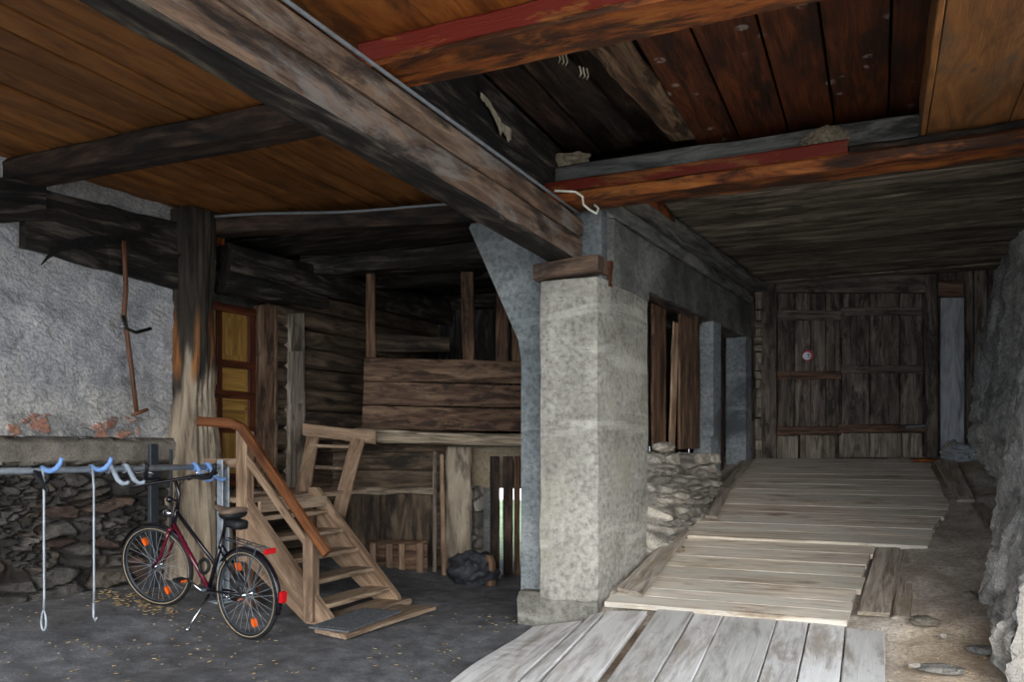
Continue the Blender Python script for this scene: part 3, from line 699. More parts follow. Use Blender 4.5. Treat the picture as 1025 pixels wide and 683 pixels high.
# stones and litter on the dirt
def plates(c, n, sx, sy, sz, tilt, col):
    m = MB()
    for i in range(n):
        m.blob((c[0]+i*sx*1.3+rng.uniform(-.01, .01), c[1]+rng.uniform(-.06, .06), c[2]+rng.uniform(-.04, .03)-i*.005), (sx*rng.uniform(.7, 1.2), sy*rng.uniform(.6, 1.1), sz*rng.uniform(.65, 1.1)), sub=4, amp=.5, fr=6, col=tuple(x*rng.uniform(.7, 1.15) for x in col))
    for p in m.v: p.x += (p.z-c[2])*tilt; p += noise.noise_vector(p*22)*.008
    return m
def pebble(pix, rad, col, label, mat='stone', name='stone', amp=.25, on='R', group=None):
    p = PR(pix[0], pix[1], .0) if on == 'R' else PZ(pix[0], pix[1], .02)
    m = MB(); m.blob((p.x, p.y, p.z+rad[2]*.2), rad, sub=3, amp=amp, col=col); return m.build(name, M[mat], label=label, cat='stone', group=group)
pebble((925, 623), (.10, .07, .035), (.40, .38, .34), 'dark flat slate piece lying right of the middle ramp boards')
pebble((943, 671), (.13, .08, .03), (.45, .46, .46), 'grey flat slate piece at the bottom of the dirt strip')
pebble((983, 652), (.09, .06, .03), (.48, .50, .52), 'blue-grey slate chip beside the foot of the stone wall')
pebble((944, 637), (.025, .02, .02), (1.05, 1.05, 1.0), 'tiny white pebble on the dirt between two slate pieces')
pebble((917, 667), (.05, .03, .015), (1.05, 1.03, .98), 'small white stone chip near the lowest ramp section\'s right edge')
pebble((971, 598), (.05, .05, .04), (.38, .34, .3), 'small brown stone on the dirt below the stone wall')
st = PCW(664, 456, .02)
m = MB(); m.blob((st.x, st.y, 1.47), (.10, .2, .055), sub=3, amp=.2, col=(.75, .72, .66)); m.build('stone', M['stone'], label='flat loose stone on the rubble parapet under the window studs', cat='stone')
for uu, vv, n, lab in ((1000, 650, 5, 'upright leaning slate slabs at the foot of the stone wall, nearest the picture bottom'), (996, 604, 4, 'cluster of rough slate slabs at the stone wall\'s foot beyond the nearest leaning slabs')):
    p = PR(uu, vv, .06); plates((p.x-.0, p.y, p.z+.02), n, .028, .17, .17, .28, (.8, .82, .84)).build('slate_rock', M['stone'], label=lab, cat='rock')
def litter(name, pts, lab, cols, s0, s1, zf):
    m = MB()
    for x, y in pts:
        z = zf(x, y)+.008; a = rng.uniform(0, 6.28); l = rng.uniform(s0, s1); w = l*rng.uniform(.25, .7); d = V((math.cos(a), math.sin(a), rng.uniform(-.15, .15)))*l; e = V((-math.sin(a), math.cos(a), rng.uniform(-.2, .2)))*w
        p = V((x, y, z)); m.prism([p-d/2, p+e/2, p+d/2, p-e/2], (0, 0, .004), col=rng.choice(cols))
    return m.build(name, M['leaf'], label=lab, cat='litter', kind='stuff')
cols = [(.9, .95, 1.05), (1.3, 1.3, 1.35), (.6, .6, .6), (1.5, 1.6, 1.7), (1., .8, .55)]
pts = []
while len(pts) < 330:
    x, y = rng.uniform(-6.2, -2.7), rng.uniform(3.2, 6.4)
    if nz(x*1.2, y*1.2, 6) > -.1: pts.append((x, y))
litter('litter', pts, 'dry leaf bits scattered over the dark ground around the bicycle', cols, .012, .035, glane)
q = PZ(140, 606, .15); pts = [(q.x+rng.gauss(0, .25), q.y+rng.gauss(0, .12)) for _ in range(200)]
litter('straw', [p for p in pts if p[0] > -6.25], 'small drift of straw under the bicycle\'s front wheel', [(1.2, 1.05, .8), (.9, .75, .55)], .02, .06, glane)
pts = [(rng.uniform(-1.90, -1.62), rng.uniform(7.3, 9.2)) for _ in range(200)]
litter('straw', pts, 'straw and twigs gathered below the rubble parapet', [(1., .85, .6), (.7, .55, .4), (1.4, 1.3, 1.1)], .02, .08, lambda x, y: zb(y)-.0)
pts = [(rng.uniform(.05, .75), rng.uniform(4.9, 8.)) for _ in range(260)]
litter('grit', pts, 'pale grit strewn on the dirt right of the ramp', [(1.5, 1.5, 1.4), (1, .95, .85), (.6, .55, .5)], .008, .028, lambda x, y: (zb(y) if y > 6.2 else .26+.17*(y-6.25))-.01)

# ================================================================== GATE
gt = thing('barn_gate', 'weathered double plank gate at the top of the ramp', 'gate', (-.4, YB, 1.33))
def g(u, v, dy=0): return PY(u, v, YB+dy)
def gb(mb, u0, v0, u1, v1, y, t, **k):
    a, b, c, d = g(u0, v1, y), g(u1, v1, y), g(u1, v0, y), g(u0, v0, y)
    k.setdefault('ch', .006); k.setdefault('jit', .004)
    if k.pop('vert', False) or abs(v1-v0) > abs(u1-u0): mb.quad(a, d, c, b, (0, -t, 0), **k)
    else: mb.quad(b, a, d, c, (0, -t, 0), **k)
def part(name, mat, rects, parent, tone=None, **k):
    m = MB(); m.tone = tone
    for r in rects: gb(m, *r, **k)
    return m.build(name, M[mat], parent)
part('gate_frame', 'gate', [(763, 282, 778, 460, .0, .10), (926, 276, 938, 458, .0, .10), (763, 276, 938, 294, .02, .09)], gt)
def leaf(rects): 
    return rects
xs = [779, 796, 812, 827, 841]
lf = part('gate_leaf', 'gate', [(a, 292, b-.6, 431, .06, .03) for a, b in zip(xs, xs[1:])], gt)
part('rail', 'gatebrown', [(778, 372, 842, 380, .03, .035)], lf)
part('rail', 'gate', [(778, 311, 842, 321, .03, .03)], lf)
part('rail', 'gatebrown', [(776, 427, 842, 436, .03, .035)], lf)
part('kick_board', 'oldboard', [(777, 437, 799, 459, .03, .03), (801, 436, 836, 461, .0, .03)], lf, vert=True)
m = MB(); a = g(782, 437, .0); m.tube([g(791, 372, -.03), g(791, 392, -.04)], .006, 6); m.build('latch_pin', M['darksteel'], lf)
xs = [843, 871, 901, 924]
rf = part('gate_leaf', 'gate', [(a, 288, b-.8, 428, .055, .03) for a, b in zip(xs, xs[1:])], gt)
part('rail', 'gate', [(842, 308, 924, 316, .02, .03)], rf); part('rail', 'gate', [(842, 366, 924, 374, .02, .03)], rf)
part('rail', 'gatebrown', [(840, 425, 932, 433, .02, .035)], rf)
part('kick_board', 'oldboard', [(840, 434, 870, 458, .03, .03), (870.5, 434, 902, 458, .03, .03), (903, 434, 923, 458, .03, .03)], rf, vert=True)
m = MB(); m.quad(g(907, 429, -.02), g(931, 427, -.02), g(931, 425, -.02), g(907, 426.5, -.02), (0, -.008, 0)); m.build('bolt', M['darksteel'], rf)
c = g(808.5, 356, .02)
m = MB(); sp = []
for i in range(24):
    r = .078 if i % 2 else .062; t = math.pi*2*i/24; sp.append(c+V((math.cos(t)*r, 0, math.sin(t)*r)))
m.prism(sp, (0, -.004, 0)); sk = m.build('sticker', M['red'], lf, label='small round sticker with ragged red border and white centre')
m = MB(); m.prism([c+V((-.008+math.cos(t)*.052, -.005, -.006+math.sin(t)*.05)) for t in [2*math.pi*i/20 for i in range(20)]], (0, -.003, 0)); m.build('sticker_centre', M['white'], lf)
m = MB(); m.prism([c+V((x, -.0085, z)) for x, z in ((-.006, .02), (.008, .024), (.02, .01), (.03, -.004), (.008, -.002))], (0, -.002, 0))
m.prism([c+V((x, -.0085, z)) for x, z in ((0, -.022), (.034, -.02), (.03, -.03), (.004, -.03))], (0, -.002, 0)); m.build('sticker_mark', M['navy'], lf)
# grey standing panel right of gate, board stack left of gate
m = MB(); gb(m, 941, 299, 965, 459, .03, .05, ch=.008, jit=.004); m.build('standing_board', M['greyboard'], label='tall pale grey board standing upright right of the plank gate', cat='board')
m = MB(); gb(m, 938, 282, 964, 298, .04, .05); m.build('header_board', M['gatebrown'], label='small brown board above the tall pale board right of the gate', cat='board')
m = MB(); v = 462
while v > 292: 
    h = rng.uniform(7, 13); gb(m, 757, v-h+1, 764, v, .02, .12, ch=.015, jit=.012); v -= h
m.build('stacked_timber_wall', M['oldboard'], label='narrow strip of stacked timber ends left of the plank gate', cat='timber wall')
p = PR(962, 460, .03); bg = thing('plastic_bag', 'crumpled clear plastic bag with rubbish on the ground right of the gate', 'bag', (p.x, p.y, p.z))
m = MB(); m.blob((p.x+.02, p.y-.02, p.z+.06), (.2, .13, .09), sub=4, amp=.55, fr=7); m.build('bag_film', M['bag'], bg)
m = MB(); m.blob((p.x-.08, p.y+.06, p.z+.10), (.12, .09, .13), sub=3, amp=.4, fr=6, col=(.6, .6, .6)); m.build('stone', M['stone'], label='dark grey stone behind the plastic bag right of the gate', cat='stone')
m = MB(); q = PR(925, 461, .07); m.blob(q, (.14, .04, .025), sub=3, amp=.2); m.build('wood_scrap', M['orangebeam'], label='small orange wood scrap at the foot of the gate\'s right leaf', cat='wood scrap')

# ================================================================== WINDOW STUDS / PASSAGE DOOR
def cwq(pix, off, t, mat, name, label, cat, **k):
    m = MB(); p = [PCW(u, v, off) for u, v in pix]; k.setdefault('ch', .012); k.setdefault('jit', .01); m.quad(*p, (-t, 0, 0), **k); return m.build(name, M[mat], label=label, cat=cat)
cwq([(654, 452), (654, 300), (667, 305), (667, 453)], -.10, .03, 'stud', 'wall_stud', 'brown upright timber nearest the concrete pillar in the passage opening', 'timber')
cwq([(681, 450), (681, 312), (701, 318), (701, 449)], -.06, .03, 'galboard', 'wall_stud', 'broad brown upright timber beside the middle concrete column in the opening', 'timber')
cwq([(671, 452), (675, 322), (680, 324), (676, 452)], -.08, .02, 'stair', 'wall_stud', 'thin leaning pole between the two upright timbers above the rubble', 'timber')
cwq([(651, 300), (702, 325), (702, 318), (651, 290)], -.06, .10, 'darkbeam', 'opening_head', 'dark brown timber head under the concrete lintel', 'timber')
pd = thing('passage_door', 'dark narrow plank door recessed between the two rear concrete columns', 'door', (cx(10)-.2, 10, 1.))
m = MB(); y = 9.5
while y < 10.45: m.quad((cx(y)-.2, y, .9), (cx(y)-.2, y, 2.95), (cx(y)-.2, y+.15, 2.95), (cx(y)-.2, y+.15, .9), (-.03, 0, 0)); y += .157
m.build('door_leaf', M['darkbeam'], pd)
for z in (1.38, 2.5):
    m = MB(); m.box((cx(10)-.2, 9.62, z), (cx(10)-.185, 10.35, z+.03), ch=.003, jit=0); m.build('strap_hinge', M['steel'], pd)

# ================================================================== HANGING BITS IN THE UPPER RECESS
m = MB(); m.quad((-1.62, 3.75, 3.80), (-1.45, 6.2, 3.80), (-1.25, 6.2, 3.80), (-1.36, 3.75, 3.80), (0, 0, .05), ch=.02, jit=.02); m.build('slab_board', M['galboard'], label='rough grey slab board next to the dark ceiling recess', cat='board')
m = MB(); m.quad((-1.98, 3.75, 3.86), (-1.85, 6.2, 3.86), (-1.7, 6.2, 3.86), (-1.8, 3.75, 3.86), (0, 0, .05), ch=.02, jit=.02); m.build('slab_board', M['darkbeam'], label='dark slab board deep in the ceiling recess beside the long beam', cat='board')
a = PD(481, 97, 5.40); b = PD(512, 135, 5.86)
m = MB(); n = 16; top = []; bot = []
for i in range(n+1):
    t = i/n; p = lerp(a, b, t)+V((0, 0, .02*math.sin(t*7))); top.append(p+V((0, 0, .02))); h = .01+.04*t+.05*abs(nz(t*9, 3)) + (.04 if i in (9, 10, 14) else 0)*t; bot.append(p-V((0, 0, h)))
for i in range(n): m.quad(bot[i], bot[i+1], top[i+1], top[i], (.008, -.02, 0), ch=.002, jit=.008, fr=20)
m.build('torn_lining', M['fragment'], label='ragged pale strip hanging from the dark ceiling recess', cat='torn strip')
for (u, v), lab in (((559, 58), 'small pale shred hanging just behind the red painted beam'), ((580, 72), 'tiny pale shred hanging left of the red-brown ceiling boards')):
    p = PY(u, v, 4.05); m = MB()
    for i in range(3): m.tube([p+V((.013*i, .02*i, .03)), p+V((.013*i+.01, .02*i, -.01-.01*(i % 2))), p+V((.013*i, .02*i, -.03))], [.005, .004, .001], 5)
    m.build('hanging_shred', M['fragment'], label=lab, cat='torn strip')
m = MB(); p = PY(570, 160, 6.36); m.blob(p, (.17, .09, .055), sub=4, amp=.35, fr=4, col=(1, .97, .92)); m.build('mortar_lump', M['fragment'], label='pale crumbly lump on the grey beam at the end of the ceiling recess', cat='mortar lump')
m = MB(); p = PY(826, 138, 6.18); m.blob(V((p.x, 6.2, 3.64)), (.16, .10, .10), sub=4, amp=.2, fr=9, col=(1, .96, .9)); 
m.build('bird_nest', M['mud'], label='small mud bird nest stuck on the beam over the passage', cat='nest')
m = MB(); m.tube([PD(555, 191, 5.9), PD(576, 192, 5.92), PD(583, 197, 5.95), PD(584, 205, 5.95), PD(590, 210, 5.96), PD(597, 214, 5.97), PD(599, 209, 5.97), PD(595, 205, 5.98)], .009, 6)
m.build('loose_cable', M['cablewhite'], label='short pale cable curling above the pillar where the beams meet', cat='cable', smooth=True)
m = MB(); m.tube([PCW(655, 211, .12), PCW(668, 226, .12), PCW(682, 243, .1), PCW(700, 248, .1), PCW(722, 268, .1), PCW(741, 281, .1)], .010, 6)
m.build('wall_cable', M['conduit'], label='thin grey cable running along the passage\'s concrete lintel', cat='cable', smooth=True)

# ================================================================== SCYTHE on the plaster wall
sc = thing('scythe', 'old scythe with dark curved blade hanging on the plaster wall', 'scythe', tuple(PWL(130, 415, .12)))
OFF = .16
m = MB(); m.tube([PWL(u, v, OFF+o) for u, v, o in ((124, 241, .02), (125, 262, 0), (126, 290, 0), (124, 315, 0), (127, 335, .01), (131, 365, 0), (134, 390, 0), (137, 414, 0))], [.020, .021, .022, .022, .021, .021, .020, .020], 8); m.build('shaft', M['scythe'], sc, smooth=True)
m = MB(); bl_ = [(41, 265, 2), (48, 257, 5), (60, 248, 8), (78, 243, 10), (98, 241, 10), (115, 240, 9), (127, 240, 5)]
up = [PWL(u, v-h*.5, OFF+.015) for u, v, h in bl_]; lo = [PWL(u, v+h*.5, OFF+.015) for u, v, h in bl_]
m.loft([[a, a+V((.006, 0, 0)), b+V((.006, 0, 0)), b] for a, b in zip(up, lo)]); m.build('blade', M['scytheiron'], sc)
m = MB(); m.tube([PWL(123, 316, OFF+.03), PWL(127, 329, OFF+.05), PWL(136, 333, OFF+.07), PWL(151, 329, OFF+.09)], .016, 7); m.build('hand_grip', M['scytheiron'], sc, smooth=True)
m = MB(); m.torus(PWL(124.5, 327, OFF), (0, 0, 1), .026, .008, 14, 6); m.torus(PWL(124.8, 324, OFF), (0, 0, 1), .026, .006, 14, 6); m.build('ferrule', M['steel'], sc, smooth=True)
m = MB(); m.tube([PWL(132, 416, OFF+.0), PWL(148, 410, OFF+.04)], .017, 7); m.build('end_grip', M['scythe'], sc, smooth=True)
m = MB(); m.tube([PWL(u, v, .14) for u, v in ((152, 253), (162, 257), (176, 257), (188, 252))]+[PWL(192, 249, .33)], [.01, .014, .014, .012, .006], 7); m.build('hooked_stick', M['darkbeam'], label='thin bent dark stick hung on the charred timber beside the corner post', cat='stick', smooth=True)
m = MB()
# ================================================================== STAIRCASE
YF, YR = 5.48, 6.45
sc_ = thing('staircase', 'wooden staircase with varnished handrail leading up to the yellow door', 'staircase', (-4.6, 5.95, .0))
def sprof(y):
    q = -.07 if y < 6 else 0.
    return [V((-5.08, y, 1.08)), V((-4.98+q*.5, y, 1.08)), V((-4.06+q*.7, y, .10)), V((-4.02, y, -.02)), V((-4.24+q, y, -.02)), V((-5.08, y, .62+q))]
for y in (YF, YR):
    m = MB(); m.tone = 1.; m.prism(sprof(y), (0, .05, 0), jit=.004); m.build('stringer', M['stair'], sc_)
for i, (x, z) in enumerate(((-4.14, .17), (-4.32, .345), (-4.495, .52), (-4.67, .695), (-4.845, .87))):
    m = MB(); m.quad((x, YF+.05, z-.04), (x, YR, z-.04), (x-.25, YR, z-.04), (x-.25, YF+.05, z-.04), (0, 0, .04), ch=.008, jit=.004); m.build('tread', M['tread'], sc_)
m = MB(); m.quad((-4.86, YF+.05, .90), (-4.86, YR, .90), (-4.86, YR, 1.0), (-4.86, YF+.05, 1.0), (-.03, 0, 0)); 
for i in range(6):
    y0 = 6.4 if i < 4 else 5.55
    m.quad((-6.20+i*.2, y0, .98), (-6.20+i*.2, 7.35, .98), (-6.01+i*.2, 7.35, .98), (-6.01+i*.2, y0, .98), (0, 0, .045), ch=.006)
m.build('landing', M['tread'], sc_)
m = MB(); m.quad((-5.09, YF-.01, .48), (-5.09, YF-.01, 1.62), (-4.97, YF-.01, 1.60), (-4.97, YF-.01, .48), (0, .11, 0), ch=.012, jit=.004); m.build('newel_post', M['stair'], sc_)
m = MB(); m.quad((-4.345, YF-.045, .03), (-4.345, YF-.045, .71), (-4.245, YF-.045, .75), (-4.245, YF-.045, .03), (0, .11, 0), ch=.012, jit=.004); m.build('newel_post', M['stair'], sc_)
m = MB(); m.quad((-4.99, YF+.03, 1.33), (-4.29, YF+.03, .56), (-4.29, YF+.03, .66), (-4.99, YF+.03, 1.43), (0, -.03, 0), ch=.006); m.build('mid_rail', M['stair'], sc_)
hr = [V((-5.5, YF-.02, 1.70)), V((-5.12, YF-.02, 1.675)), V((-5.0, YF-.03, 1.64)), V((-4.08, YF-.06, .60))]
m = MB(); rings = []
for i, p in enumerate(hr):
    dn = (hr[min(i+1, 3)]-hr[max(i-1, 0)]).normalized(); s = V((0, 1, 0)); n_ = dn.cross(s)
    rings.append([p+s*(a*.028)+n_*(b*.042) for a, b in ((-1, -.6), (-.6, -1), (.6, -1), (1, -.6), (1, .6), (.6, 1), (-.6, 1), (-1, .6))])
m.loft(rings, col=(1, 1, 1)); m.build('handrail', M['varnish'], sc_)
m = MB(); m.quad((-5.5, YF+.05, 1.29), (-5.08, YF+.05, 1.29), (-5.08, YF+.05, 1.37), (-5.5, YF+.05, 1.37), (0, .03, 0)); m.build('landing_rail', M['stair'], sc_)
for x, y in ((-5.02, 5.62), (-5.02, 6.4)):
    m = MB(); m.box((x-.06, y-.05, -.05), (x+.05, y+.05, .98), ch=.01); m.build('support_post', M['stud'], sc_)
m = MB(); m.quad((-4.28, YF+.02, .0), (-4.28, YR+.12, .0), (-3.98, YR+.12, .0), (-3.98, YF+.02, .0), (0, 0, .055), ch=.01, jit=.006); m.build('base_board', M['tread'], sc_)
m = MB(); a = PZ(341, 642, .02); m.quad((-4.02, 5.18, .015), (-4.0, 6.28, .015), (-3.60, 6.36, .015), (-3.66, 5.10, .015), (0, 0, .035), ch=.008, jit=.005); m.build('foot_board', M['tread'], label='flat wooden board on the ground at the foot of the staircase', cat='board')
m = MB(); m.quad((-4.06, 5.16, .052), (-4.10, 5.95, .056), (-3.72, 5.98, .056), (-3.68, 5.16, .052), (0, 0, .014), ch=.004, jit=.003, col=(1, 1, 1))
for i in range(14):
    x = lerp(-4.05, -3.72, i/13); m.quad((x, 5.2, .066), (x-.02, 5.92, .069), (x-.01, 5.92, .069), (x+.01, 5.2, .066), (0, 0, .006), ch=.002, jit=.0, col=(1.25, 1.25, 1.25))
m.build('rubber_mat', M['rubbermat'], label='grey ribbed rubber mat lying on the foot board of the staircase', cat='mat')

# ================================================================== GALLERY (hay loft front) and ladder
def D(u, v, d=9.2): return PD(u, v, d)
BK = V((-ST, CT, 0))
ga = thing('gallery', 'raised plank gallery front behind the staircase, spanning to the concrete column', 'gallery', tuple(D(440, 600)))
def dq_(mb, pix, d, t, **k):
    k.setdefault('ch', .01); k.setdefault('jit', .006); mb.quad(*[D(u, v, d) for u, v in pix], BK*t, **k)
for (v0, v1, a, b) in ((358, 381, 364, 620), (382, 405, 363, 620), (406, 429, 362, 620)):
    m = MB(); dq_(m, ((a, v1), (b, v1+5), (b, v0+6), (a+1, v0)), 9.2, .05, seg=.15, jit=.008); m.build('front_board', M['galboard'], ga)
m = MB(); m.quad(D(354, 432, 9.15), D(640, 446, 9.15), D(640, 443, 9.15)+BK*.5, D(354, 428, 9.15)+BK*.5, (0, 0, .03), ch=.006, jit=.01); m.build('floor_edge', M['silver'], ga)
m = MB(); dq_(m, ((345, 442), (640, 450), (640, 438), (345, 431)), 9.22, .18, ch=.02, jit=.012); m.build('floor_beam', M['silver'], ga)
m = MB(); dq_(m, ((366, 358), (366, 272), (375, 272), (376, 358)), 9.26, .07); m.build('post', M['stud'], ga)
m = MB(); dq_(m, ((463, 362), (461, 272), (474, 272), (475, 362)), 9.26, .09); m.build('post', M['stud'], ga)
m = MB(); dq_(m, ((496, 364), (497, 290), (509, 290), (508, 364)), 9.35, .05); m.build('post', M['stud'], ga)
m = MB(); dq_(m, ((512, 364), (512, 290), (530, 290), (530, 364)), 9.32, .05); m.build('post', M['stud'], ga)
m = MB(); dq_(m, ((300, 276), (640, 262), (640, 234), (300, 254)), 9.24, .22, ch=.02, jit=.015, seg=.2); m.build('top_beam', M['char'], ga)
# gallery deck (dark, runs back)
m = MB(); a, b = D(290, 440, 9.3), D(660, 440, 9.3)
m.quad(V((a.x, a.y, 1.55)), V((b.x, b.y, 1.55)), V((-1.9, 13.1, 1.55)), V((-7, 13.1, 1.55)), (0, 0, .05)); m.build('floor_gallery', M['logs'], kind='structure')
m = MB(); u = 330
while u < 640:
    m.quad(D(u, 436, 11.6), D(u, 250, 11.6), D(u+13.5, 250, 11.6), D(u+13.5, 436, 11.6), BK*.03); u += 14
m.build('wall_gallery_back', M['char'], kind='structure')
m = MB(); dq_(m, ((300, 352), (450, 352), (450, 338), (300, 330)), 10.4, .12); m.build('inner_log', M['logs'], label='dark log crossing inside the gallery above its front boards', cat='log')
# ladder
ld = thing('step_ladder', 'short open wooden ladder rising from the landing to the gallery', 'ladder', tuple(PD(320, 500, 8.5)))
def lq(mb, pts, T, **k): mb.quad(*[PD(*p) for p in pts], T, **k)
m = MB(); m.tone = 1.; lq(m, ((345, 518, 8.2), (367, 434, 8.95), (353, 432, 8.95), (333, 508, 8.2)), BK*.05, ch=.008); m.build('stringer', M['stair'], ld)
m = MB(); m.tone = .9; lq(m, ((310, 492, 8.3), (320, 434, 8.95), (308, 432, 8.95), (295, 492, 8.3)), BK*.05, ch=.008); m.build('stringer', M['stair'], ld)
for (u0, v0, u1, v1, d) in ((310, 448, 352, 449, 8.8), (303, 469, 346, 471, 8.6)):
    m = MB(); a, b = PD(u0, v0, d), PD(u1, v1, d); m.quad(a, b, b+BK*.2, a+BK*.2, (0, 0, .035), ch=.006); m.build('tread', M['tread'], ld)
m = MB(); lq(m, ((303, 436, 8.85), (376, 445, 8.9), (376, 432, 8.9), (303, 424, 8.85)), BK*.04, ch=.008); m.build('top_board', M['stair'], ld)

# ================================================================== UNDERCROFT below the gallery
UD = 9.75
def ub(mb, u0, v0, u1, v1, d=UD, t=.05, **k):
    k.setdefault('ch', .008); k.setdefault('jit', .008)
    a, b, c, e = D(u0, v1, d), D(u1, v1, d), D(u1, v0, d), D(u0, v0, d)
    if abs(v1-v0) > abs(u1-u0): mb.quad(e, a, b, c, BK*t, **k)
    else: mb.quad(a, b, c, e, BK*t, **k)
m = MB()
for r in ((300, 440, 448, 452), (300, 453, 440, 470), (300, 471, 440, 490)): ub(m, *r)
for r in ((300, 492, 347, 590), (348, 492, 380, 590), (381, 492, 436, 590)): ub(m, *r, d=UD+.04)
ub(m, 292, 440, 449, 590, d=UD+.11, t=.05, jit=0)  # backing panel added to seal off daylight between the planks
m.build('wall_undercroft', M['logs'], kind='structure')
m = MB(); ub(m, 300, 489, 434, 495, d=UD-.08, t=.1, jit=.02, ch=.02); m.build('wall_ledge', M['silver'], label='thin pale ledge board on the wall below the gallery', cat='ledge')
m = MB(); ub(m, 446, 448, 472, 596, d=UD-.12, t=.14, jit=.02, ch=.03, seg=.1); m.build('door_jamb_post', M['post'], label='broad pale timber post below the gallery beside the bright gap', cat='post')
m = MB(); ub(m, 433, 452, 437, 584, d=UD-.3, t=.03); m.build('leaning_pole', M['oldboard'], label='thin upright pole left of the broad post below the gallery', cat='pole')
m = MB(); m.quad(D(442, 584, UD-.42), D(440, 455, UD-.25), D(444, 455, UD-.25), D(447, 584, UD-.42), BK*.03); m.build('leaning_pole', M['stair'], label='light brown pole leaning just beside the broad post below the gallery', cat='pole')
cr = thing('slatted_frame', 'low brown slatted wooden frame leaning against the wall below the gallery', 'frame', tuple(D(400, 586, UD-.35)))
for r, nm in (((370, 541, 428, 545), 'top_rail'), ((372, 582, 428, 585), 'bottom_rail'), ((370, 543, 376, 584), 'slat'), ((386, 543, 393, 584), 'slat'), ((399, 543, 405, 584), 'slat'), ((417, 543, 424, 584), 'slat')):
    m = MB(); ub(m, *r, d=UD-.38, t=.03); m.build(nm, M['galboard'] if nm != 'slat' else M['stair'], cr)
m = MB(); ub(m, 370, 545, 428, 582, d=UD-.32, t=.02); m.build('back_panel', M['galboard'], cr)
m = MB(); a, b = D(372, 596, 9.15), D(449, 588, 9.2); m.quad(a, b, b+BK*.3, a+BK*.3, (0, 0, .05), ch=.012, jit=.012); m.build('sill_plank', M['oldboard'], label='old plank on the ground below the slatted frame', cat='plank')
m = MB(); a, b = D(376, 604, 9.0), D(449, 594, 9.1); m.quad(a, b, b+BK*.2, a+BK*.2, (0, 0, .07), ch=.012, jit=.012); m.build('sill_plank', M['darkbeam'], label='darker lower plank in front of the slatted frame', cat='plank')
# rubble jamb, lintel, outside plaster
m = MB()
def uj(a, b):
    p = D(lerp(470, 484, a), lerp(600, 486, b), UD+.2); e, h1, h2 = stone(p, (6, 6, 7)); q = .3+.4*h1*e; return p-BK*(.12*e*h1+.1*math.sin(math.pi*a)), (q, q*.97, q*.94)
m.surf(uj, 16, 60, flip=True)
m.build('wall_rubble_jamb', M['stone'], kind='structure')
m = MB(); ub(m, 470, 448, 640, 489, d=UD+.25, t=.3, jit=.02, col=(.9, .78, .62)); m.build('wall_door_head', M['conc'], kind='structure')
m = MB(); ub(m, 478, 487, 498, 604, d=UD+.6, t=.2, col=(1, 1, 1)); m.build('wall_outer_jamb', M['plaster'], kind='structure')
for (u0, u1, mt, lab) in ((490.5, 500, 'darkbeam', 'dark upright slat of the rear opening nearest the dark sack'), (503.5, 513.5, 'darkbeam', 'broad dark upright slat of the rear opening between two gaps of daylight'), (514.5, 520.5, 'stud', 'narrow reddish upright slat of the rear opening beside the concrete column')):
    m = MB(); ub(m, u0, 457, u1, 602 if u0 > 500 else 597, d=UD-.1, t=.05); m.build('door_slat', M[mt], label=lab, cat='slat')
m = MB(); ub(m, 526, 457, 640, 602, d=UD-.05, t=.05); m.build('wall_undercroft_right', M['logs'], kind='structure')
q = PD(472, 580, 8.9)
m = MB(); q.z = glane(q.x, q.y)+.14; m.blob(q, (.26, .2, .19), sub=4, amp=.4, fr=4, flatb=-.16); m.build('sack', M['sack'], label='dark crumpled sack slumped on the ground beside the broad post', cat='sack', smooth=True)
m = MB(); q = PD(491, 592, 8.8); q.z = glane(q.x, q.y); rr = [(0, .055, 0), (.12, .05, .01), (.25, .055, .0), (.33, .04, -.02)]
m.loft([[q+V((math.cos(t)*r+dx, math.sin(t)*r, z)) for t in [2*math.pi*j/9 for j in range(9)]] for z, r, dx in rr]); m.build('wood_stump', M['galboard'], label='short brown wood stump standing between the dark sack and the slats', cat='stump')

# ================================================================== BICYCLE RACK
rk = thing('bicycle_rack', 'galvanised wall rack with coated hooks and two hanging wire cables', 'bicycle rack', (-5.25, 5.515, .1))
def rp_(t): return V((-5.25-.11*t, 5.515-t, 1.30))        # t metres along the rail towards the viewer
m = MB(); m.tube([rp_(0), rp_(4.2)], .024, 10); m.build('rail', M['steel'], rk, smooth=True)
m = MB(); m.box((-5.300, 5.455, .11), (-5.280, 5.545, 1.36), ch=.004, jit=0); m.box((-5.300, 5.455, .11), (-5.220, 5.470, 1.36), ch=.004, jit=0); m.box((-5.300, 5.530, .11), (-5.220, 5.545, 1.36), ch=.004, jit=0); m.build('post', M['steel'], rk)
m = MB(); m.box((-5.350, 5.395, .11), (-5.170, 5.605, .125), ch=.002, jit=0); m.build('foot_plate', M['steel'], rk)
q = PWL(152, 500, .30); m = MB(); m.box((q.x-.01, q.y-.04, .12), (q.x+.03, q.y+.05, 1.50), ch=.004, jit=0); m.build('wall_bar', M['darksteel'], rk)
q2 = PWL(171, 500, .30); m = MB(); m.box((q2.x-.01, q2.y-.012, .6), (q2.x+.012, q2.y+.012, 1.45), ch=.003, jit=0); m.build('wall_bar', M['darksteel'], rk)
m = MB(); m.tube([rp_(0.03), V((wl_x(5.45)+.08, 5.46, 1.30))], .012, 6); m.build('wall_bracket', M['steel'], rk)
def tu(u):          # parameter on rail that lands on image column u
    k = ray(u, 450); # X+.11*t... solve (-5-.11t)/(5.25-t)=k.x/k.y
    s = k.x/k.y; return (-5.25-s*5.515)/(.11-s) if abs(.11-s) > 1e-6 else 0
